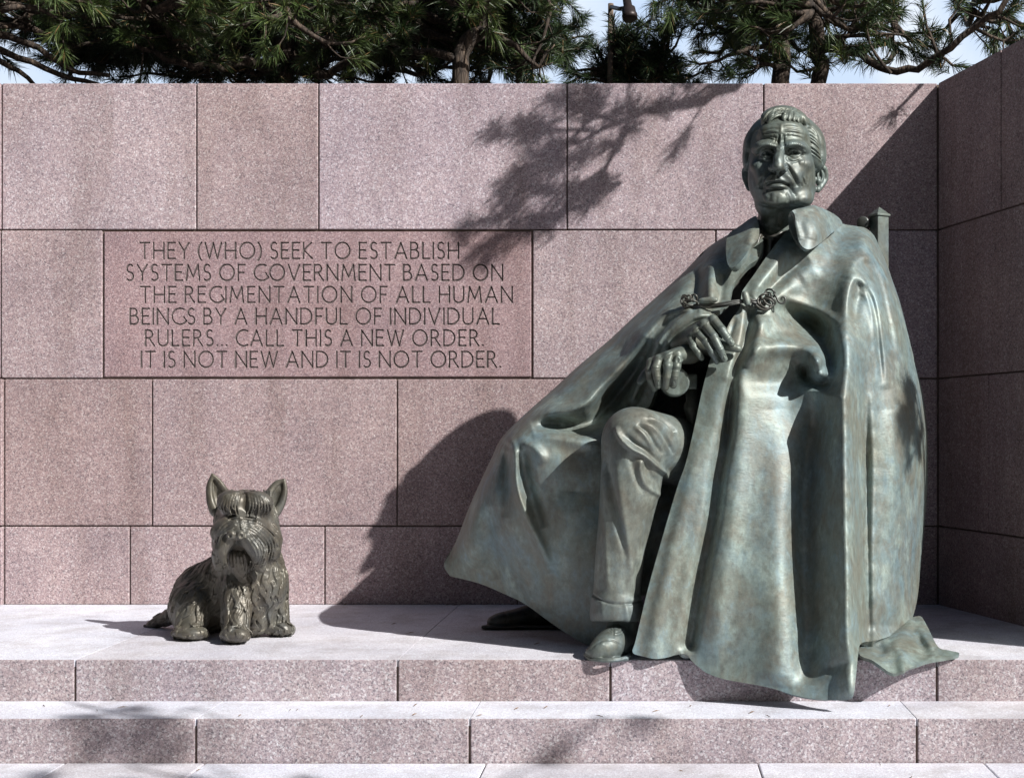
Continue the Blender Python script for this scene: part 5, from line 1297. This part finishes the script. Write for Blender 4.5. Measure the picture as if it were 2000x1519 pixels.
def bark_mat():
    m, nt, bs = new_mat('pine bark')
    tc = nd(nt, 'ShaderNodeTexCoord'); mp = nd(nt, 'ShaderNodeMapping'); mp.inputs['Scale'].default_value = (1, 1, .3); nt.links.new(tc.outputs['Object'], mp.inputs[0])
    v = nd(nt, 'ShaderNodeTexVoronoi', Scale=38.0); v.feature = 'DISTANCE_TO_EDGE'; nt.links.new(mp.outputs[0], v.inputs['Vector'])
    n = nd(nt, 'ShaderNodeTexNoise', Scale=30.0, Detail=6.0); nt.links.new(mp.outputs[0], n.inputs['Vector'])
    c = ramp(nt, n.outputs[0], [(.3, (.032, .026, .022)), (.55, (.078, .058, .044)), (.75, (.165, .12, .085))])
    e = ramp(nt, v.outputs['Distance'], [(0, (.35, .32, .3)), (.12, (1, 1, 1))])
    nt.links.new(mix(nt, c, e, 1.0, 'MULTIPLY'), bs.inputs['Base Color']); bs.inputs['Roughness'].default_value = .9
    b = nd(nt, 'ShaderNodeBump', Strength=.8, Distance=.01); nt.links.new(v.outputs['Distance'], b.inputs['Height']); nt.links.new(b.outputs[0], bs.inputs['Normal'])
    return m
M_bark = bark_mat()
def needle_mat():
    m, nt, bs = new_mat('pine needles')
    at = nd(nt, 'ShaderNodeAttribute', attribute_name='age')  # needle age plus painted light: near black in shade, yellow-green as if sunlit
    c = ramp(nt, at.outputs['Fac'], [(0, (.014, .026, .011)), (.35, (.026, .052, .017)), (.7, (.075, .115, .030)), (.9, (.16, .175, .055)), (1.0, (.20, .13, .055))])
    nt.links.new(c, bs.inputs['Base Color']); bs.inputs['Roughness'].default_value = .45
    return m
M_needle = needle_mat()

class Pine:
    def __init__(s, name, label, seed):
        s.root = empty(name); tag(s.root, label, 'pine tree', 'pines above the granite walls')
        s.w = Geo(); s.tk = Geo(); s.nv = []; s.na = []; s.R = np.random.default_rng(seed); s.nt = 0
    def limb(s, P, r0, r1, trunk=False, step=.10):
        Q = spline(P, step); s_ = s.R.normal(0, min(.012, .3 * r0), Q.shape); s_[0] = 0
        Q = Q + s_
        (s.tk if trunk else s.w).tube(Q, np.linspace(r0, r1, len(Q)), 10 if trunk else 6)
        return Q
    def tuft(s, p, d, L=.105, n=84, age=None):
        """a bottlebrush of needles at the end of a shoot"""
        R = s.R; d = d / (np.linalg.norm(d) + 1e-9)
        a = np.cross(d, [0.3, 0.2, 1.0]); a /= np.linalg.norm(a); b = np.cross(d, a)
        th = R.uniform(0, 2 * np.pi, n); sp = R.uniform(.25, 1.15, n); u = R.uniform(-.09, .02, n)
        dirs = np.cos(sp)[:, None] * d + np.sin(sp)[:, None] * (np.cos(th)[:, None] * a + np.sin(th)[:, None] * b)
        dirs[:, 2] -= .12 * R.uniform(0, 1, n)
        o = p + u[:, None] * d; l = L * R.uniform(.7, 1.15, n)
        side = np.cross(dirs, R.normal(0, 1, (n, 3))); side /= np.linalg.norm(side, axis=1, keepdims=True) + 1e-9
        w = .0016 * R.uniform(.8, 1.3, n)
        mid = o + dirs * (l * .55)[:, None] + np.array([0, 0, -.004]); tip = o + dirs * l[:, None] + np.array([0, 0, -.014])
        s.nv.append(np.stack([o - side * w[:, None], o + side * w[:, None], mid + side * w[:, None] * 1.1, mid - side * w[:, None] * 1.1, tip], 1).reshape(-1, 3))
        base = R.uniform(.1, .75) if age is None else age
        ag = np.clip(base + R.normal(0, .10, n), 0, .93); ag[R.uniform(0, 1, n) < .04] = 1.0
        s.na.append(np.repeat(ag, 5)); s.nt += n
    def bough(s, P, r0=.03, dens=9.0, tw=.34, L=.105, up=.25, start=.12, age=None):
        Q = s.limb(P, r0, max(.006, r0 * .3)); R = s.R
        seg = np.linalg.norm(np.diff(Q, axis=0), axis=1).sum(); T = np.gradient(Q, axis=0)
        for k in range(int(seg * dens)):
            t = R.uniform(start, 1); i = min(len(Q) - 1, int(t * (len(Q) - 1)))
            d = T[i] / np.linalg.norm(T[i]) * .6 + R.normal(0, .75, 3); d[2] += up; d /= np.linalg.norm(d)
            l = tw * R.uniform(.35, 1.1) * (1.1 - .4 * t)
            e = Q[i] + d * l + R.normal(0, .02, 3)
            m = (Q[i] + e) / 2 + np.array([0, 0, -.03]) + R.normal(0, .02, 3)
            C = spline([Q[i], m, e], .07); s.w.tube(C, np.linspace(.0065, .0032, len(C)), 5)
            dd = C[-1] - C[-2]; s.tuft(e, dd, L, age=age)
            if R.uniform() < .75: s.tuft(C[len(C) // 2 + 1] if len(C) > 2 else m, dd + R.normal(0, .04, 3), L * .9, 44, age)
        s.tuft(Q[-1], T[-1], L, age=age)
    def crown(s, c, rad, n, length=.8, dens=8.0, tw=.34, L=.105, age=None, zlo=None):
        """boughs radiating through an ellipsoid about c"""
        R = s.R
        for k in range(n):
            a = R.uniform(0, 2 * math.pi); h = R.uniform(-.8, .9)
            o = np.array(c) + np.array([0, 0, h * rad[2]])
            d = np.array([math.cos(a) * rad[0], math.sin(a) * rad[1], 0]) * R.uniform(.55, 1.0) * math.sqrt(max(.1, 1 - h * h))
            e = o + d + np.array([0, 0, R.uniform(-.15, .25)])
            if zlo and e[2] < zlo: e[2] = zlo
            s.bough([o, (o + e) / 2 + np.array([0, 0, R.uniform(-.12, .10)]), e], .022, dens, tw, L, age=age)
    def done(s):
        if s.tk.n: s.tk.build('trunk', M_bark, s.root, True)
        cr = s.w.build('branches', M_bark, s.root, True)
        V = np.concatenate(s.nv); n = len(V) // 5; b = np.arange(n)[:, None] * 5
        Fc = [tuple(x) for x in (b + np.array([0, 1, 2, 3])).tolist()] + [tuple(x) for x in (b + np.array([3, 2, 4])).tolist()]
        mesh_obj('needles', V, Fc, M_needle, s.root, False, {'age': np.concatenate(s.na)})
        return s.root
Wp = lambda px, py, Y: W(px, py, Y)

t = Pine('pine_tree', 'dark pine behind the left end of the wall, thick black trunk above the second stone', 21)
t.limb([Wp(540, 330, 9.3), Wp(545, 160, 9.3), Wp(560, 60, 9.3), Wp(540, -260, 9.3)], .10, .06, True)
t.bough([Wp(552, 120, 9.3), Wp(620, 150, 9.1), Wp(700, 110, 8.9), Wp(800, 60, 8.8)], .04); t.bough([Wp(552, 150, 9.3), Wp(480, 120, 9.1), Wp(380, 130, 8.9), Wp(250, 90, 8.9)], .045)
t.crown(Wp(480, 40, 9.5), (1.9, .9, .45), 46, age=.12); t.crown(Wp(330, 30, 9.0), (.9, .7, .3), 20); t.crown(Wp(650, 20, 9.0), (.9, .7, .3), 18); t.crown(Wp(420, 90, 9.7), (1.5, .4, .2), 34, age=.06); t.crown(Wp(560, 70, 10.0), (1.6, .4, .26), 34, age=.05); t.crown(Wp(250, 60, 9.9), (1.2, .4, .2), 18, age=.06)  # low values paint the rear crowns near black, as inner shade
t.crown(Wp(300, -30, 8.4), (1.0, .45, .25), 12, age=.62); t.crown(Wp(560, -20, 8.3), (.9, .4, .25), 12, age=.62)  # front crowns painted brighter, as if the sun were on them
t.done()
t = Pine('pine_tree', 'pine with bare boughs slanting over the far left corner of the wall', 22)
t.limb([Wp(-160, 400, 9.0), Wp(-150, 160, 9.0), Wp(-130, -200, 9.0)], .10, .06, True)
for L in ([(-150, 40), (0, 100), (90, 135), (190, 168)], [(-150, 60), (0, 118), (35, 140), (70, 175)], [(-150, 20), (40, 78), (130, 130), (210, 150)], [(-140, -30), (60, 20), (150, 30), (240, 60)]):
    t.limb([Wp(x, y, 8.7 + .06 * i) for i, (x, y) in enumerate(L)], .032, .014)
t.crown(Wp(60, 10, 8.9), (1.1, .7, .28), 16); t.crown(Wp(0, -40, 8.3), (.9, .4, .25), 11, age=.62); t.crown(Wp(150, 60, 9.6), (.8, .5, .25), 14, age=.15)
t.done()
t = Pine('pine_tree', 'pine with a sunlit leaning brown trunk left of the middle of the wall', 23)
t.limb([Wp(890, 330, 8.7), Wp(900, 165, 8.7), Wp(905, 110, 8.7), Wp(930, 70, 8.75), Wp(952, 0, 8.8), Wp(985, -260, 8.8)], .062, .04, True)
t.bough([Wp(908, 110, 8.7), Wp(860, 105, 8.7), Wp(800, 98, 8.8), Wp(740, 70, 8.8)], .035); t.bough([Wp(940, 60, 8.7), Wp(1010, 90, 8.6), Wp(1050, 130, 8.6), Wp(1085, 90, 8.6)], .03)
t.crown(Wp(820, 20, 9.0), (1.0, .7, .30), 28); t.crown(Wp(970, 20, 9.1), (.8, .7, .3), 22, age=.25); t.crown(Wp(760, 90, 9.6), (.9, .5, .25), 20, age=.12); t.crown(Wp(960, 110, 9.6), (.6, .5, .2), 14, age=.15)
t.crown(Wp(880, 60, 10.0), (1.4, .4, .24), 30, age=.05); t.crown(Wp(880, -40, 8.3), (.8, .4, .2), 13, age=.62); t.bough([Wp(1040, -60, 8.7), Wp(1075, 20, 8.7), Wp(1060, 70, 8.7), Wp(1035, 158, 8.7)], .018, 6); t.crown(Wp(1065, 10, 9.0), (.4, .5, .22), 9, age=.3); t.crown(Wp(1010, 130, 9.3), (.35, .4, .14), 5, age=.25)
t.done()
t = Pine('pine_tree', 'short dense young pine under the floodlight, its tip lower than its neighbours', 24)
t.limb([Wp(1195, 330, 9.3), Wp(1196, 160, 9.3), Wp(1198, 80, 9.3)], .04, .01, True)
t.crown(Wp(1215, 130, 9.3), (.42, .4, .14), 20, age=.2, dens=12, tw=.22); t.crown(Wp(1285, 135, 9.2), (.40, .4, .09), 13, age=.3, dens=12, tw=.18); t.crown(Wp(1195, 85, 9.3), (.16, .2, .12), 5, age=.3); t.bough([Wp(1290, 120, 9.2), Wp(1320, 90, 9.1), Wp(1335, 55, 9.1)], .012)
t.done()
t = Pine('pine_tree', 'pine with a dark straight trunk rising just left above the seated figure', 25)
t.limb([Wp(1522, 330, 8.9), Wp(1525, 160, 8.9), Wp(1530, 80, 8.9), Wp(1538, -260, 8.9)], .068, .045, True)
t.bough([Wp(1528, 120, 8.9), Wp(1470, 60, 8.8), Wp(1420, 55, 8.7), Wp(1350, 25, 8.6)], .026, 10); t.bough([Wp(1530, 90, 8.9), Wp(1440, 100, 8.7), Wp(1390, 125, 8.6), Wp(1350, 120, 8.6)], .022, 9); t.bough([Wp(1526, 140, 8.9), Wp(1490, 125, 8.8), Wp(1455, 150, 8.8)], .018, 9)
t.crown(Wp(1440, 20, 9.1), (.55, .6, .3), 20); t.crown(Wp(1530, 20, 9.2), (.6, .5, .3), 15, age=.3); t.crown(Wp(1390, -10, 8.7), (.36, .4, .14), 7)
t.done()
t = Pine('pine_tree', 'pine whose long low bough sweeps right above the wall corner', 26)
t.limb([Wp(1603, 330, 8.6), Wp(1604, 165, 8.6), Wp(1600, 100, 8.6), Wp(1590, 40, 8.6), Wp(1596, -300, 8.6)], .056, .04, True)
t.limb([Wp(1601, 96, 8.6), Wp(1640, 98, 8.52), Wp(1682, 110, 8.44), Wp(1716, 130, 8.36), Wp(1750, 141, 8.28), Wp(1792, 133, 8.2), Wp(1832, 106, 8.1), Wp(1905, 56, 8.0), Wp(1950, 20, 7.9), Wp(1985, -30, 7.9)], .029, .016)
for L in ([(1740, 144), (1700, 90), (1690, 40)], [(1830, 106), (1860, 128), (1885, 130)], [(1830, 106), (1812, 50), (1800, 0)], [(1905, 56), (1960, 80), (1990, 60)], [(1905, 56), (1940, 30), (2010, 60)], [(1860, 90), (1855, 40), (1880, 0)]):
    t.bough([Wp(x, y, 8.25) for x, y in L], .012, 7, .26)
t.bough([Wp(1602, 80, 8.6), Wp(1660, 70, 8.5), Wp(1720, 66, 8.5), Wp(1780, 70, 8.5)], .02, 10); t.bough([Wp(1595, 30, 8.6), Wp(1660, 10, 8.5), Wp(1740, 20, 8.4)], .02, 8); t.bough([Wp(1602, 130, 8.6), Wp(1560, 140, 8.5), Wp(1530, 110, 8.5)], .014, 8); t.bough([Wp(1602, 100, 8.4), Wp(1640, 96, 8.3), Wp(1680, 90, 8.2)], .010, 12, .16)
t.crown(Wp(1590, -5, 8.3), (.55, .3, .16), 10, age=.5); t.crown(Wp(1500, 40, 8.5), (.3, .25, .14), 7, age=.45); t.crown(Wp(1690, 50, 8.9), (.5, .5, .22), 8, age=.4); t.crown(Wp(1750, 75, 8.8), (.3, .3, .15), 5, age=.3); t.crown(Wp(1900, 20, 8.8), (.5, .4, .2), 6, age=.45, dens=7); t.crown(Wp(1970, 60, 9.0), (.4, .4, .2), 6, age=.5, dens=7); t.crown(Wp(1620, 0, 9.0), (.5, .4, .25), 7, age=.3)
# bough hanging out in front of the wall, above the frame: it throws the shadow on the top stones
def cast(px, py, s):
    p = W(px, py, YW); k = s / -SUN.y * 1.0
    return p + np.array([SUN.x, SUN.y, SUN.z]) * (s / -SUN.y)
B = [cast(1440, 168, .95), cast(1350, 196, .95), cast(1260, 225, .93), cast(1180, 250, .92), cast(1080, 300, .9)]
t.limb([Wp(1596, -250, 8.6), (B[0] + Wp(1596, -250, 8.6)) / 2 + np.array([.1, 0, .15]), B[0]], .05, .03)
t.bough(B, .026, 10, .30)
t.bough([cast(1225, 240, .93), cast(1190, 310, .9), cast(1165, 370, .88), cast(1150, 400, .88)], .014, 9, .16)
for a, b in (((1160, 255), (1010, 240)), ((1130, 270), (1010, 330)), ((1160, 365), (1060, 370)), ((1150, 400), (960, 430)), ((1200, 235), (1080, 190)), ((980, 415), (915, 440)), ((1090, 300), (1040, 300))):
    t.bough([cast(*a, .92), cast((a[0] + b[0]) / 2, (a[1] + b[1]) / 2 + 6, .9), cast(*b, .9)], .011, 13, .20)
t.bough([cast(1800, 165, .5), cast(1770, 195, .5), cast(1745, 225, .5)], .012, 2, .1)
t.done()
# pine out of frame beyond the right wall: dapples the steps
t = Pine('pine_tree', 'tall pine right of the wall, out of frame, that dapples the steps', 27)
t.limb([(8.5, 2.2, Z0), (8.5, 2.2, 3.5), (8.7, 2.3, 6.2)], .16, .08, True)
def castf(px, py, Y, t_): return W(px, py, Y) + np.array([1.14, -.83, 1.02]) * t_
for L in ([(150, 1350, 5.6), (260, 1420, 5.3), (360, 1440, 5.28)], [(380, 1375, 5.5), (290, 1440, 5.28), (200, 1400, 5.28)], [(20, 1519, 4.9), (120, 1515, 4.95), (260, 1510, 4.98)], [(420, 1515, 4.95), (560, 1512, 4.97), (660, 1519, 4.93)],
          [(1180, 1390, 5.35), (1150, 1430, 5.29), (1080, 1470, 5.28)], [(1080, 1515, 4.95), (1180, 1512, 4.96)], [(860, 1519, 4.9), (940, 1512, 4.95)]):
    P = [castf(*p, 4.2) for p in L]
    t.bough(P, .010, 7, .14, .12, start=0)
    t.limb([np.array((8.55, 2.25, 4.9)), np.array((6.5, .3, 5.1)), np.array((4.6, .4, 4.7)), P[0]], .02, .008)
for a in ((1772, 800), (1760, 860), (1775, 900), (1745, 835)):
    P = W(*a, 5.95) + np.array([1.14, -.83, 1.02]) * 1.7
    t.bough([P + np.array([.25, .1, .25]), P + np.array([.12, .05, .1]), P], .010, 16, .10, .11)
    t.limb([np.array((8.5, 2.25, 4.2)), np.array((5.6, 3.6, 3.7)), P + np.array([.25, .1, .25])], .016, .009)
t.limb([np.array((8.65, 2.28, 5.5)), np.array((10, 2.7, 5.7)), np.array((11, 3, 5.4))], .04, .02); t.bough([np.array((10, 2.7, 5.7)), np.array((10.6, 2.9, 5.6)), np.array((11.2, 3.1, 5.4))], .02)
t.done()

# floodlight on a pole above the young pine
fl = empty('floodlight'); tag(fl, 'dark cylindrical floodlight on a pole above the wall, between the pines', 'floodlight')
M_lamp = plain('lamp paint', (.035, .026, .024), .45, .3)
g = Geo(); p0 = Wp(1190, 330, 9.15); p1 = Wp(1193, 8, 9.15); g.tube([p0, (p0 + p1) / 2, p1], .019, 12); g.build('pole', plain('pole paint', (.16, .12, .09), .6), fl, True)
g = Geo(); c = Wp(1231, 38, 8.35); ax = (Wp(1222, -12, 8.40) - c); L_ = float(np.linalg.norm(ax))
g.lathe(c, [(.040, 0), (.047, .004), (.049, .03), (.044, .035), (.043, .075), (.028, .085), (.024, L_), (.01, L_ + .01)], 20, tuple(ax)); h = g.build('housing', M_lamp, fl, True)
g = Geo(); g.tube([Wp(1193, 14, 9.15), Wp(1210, 18, 8.75), Wp(1224, 16, 8.40)], .014, 10); g.build('bracket', M_lamp, fl, True)
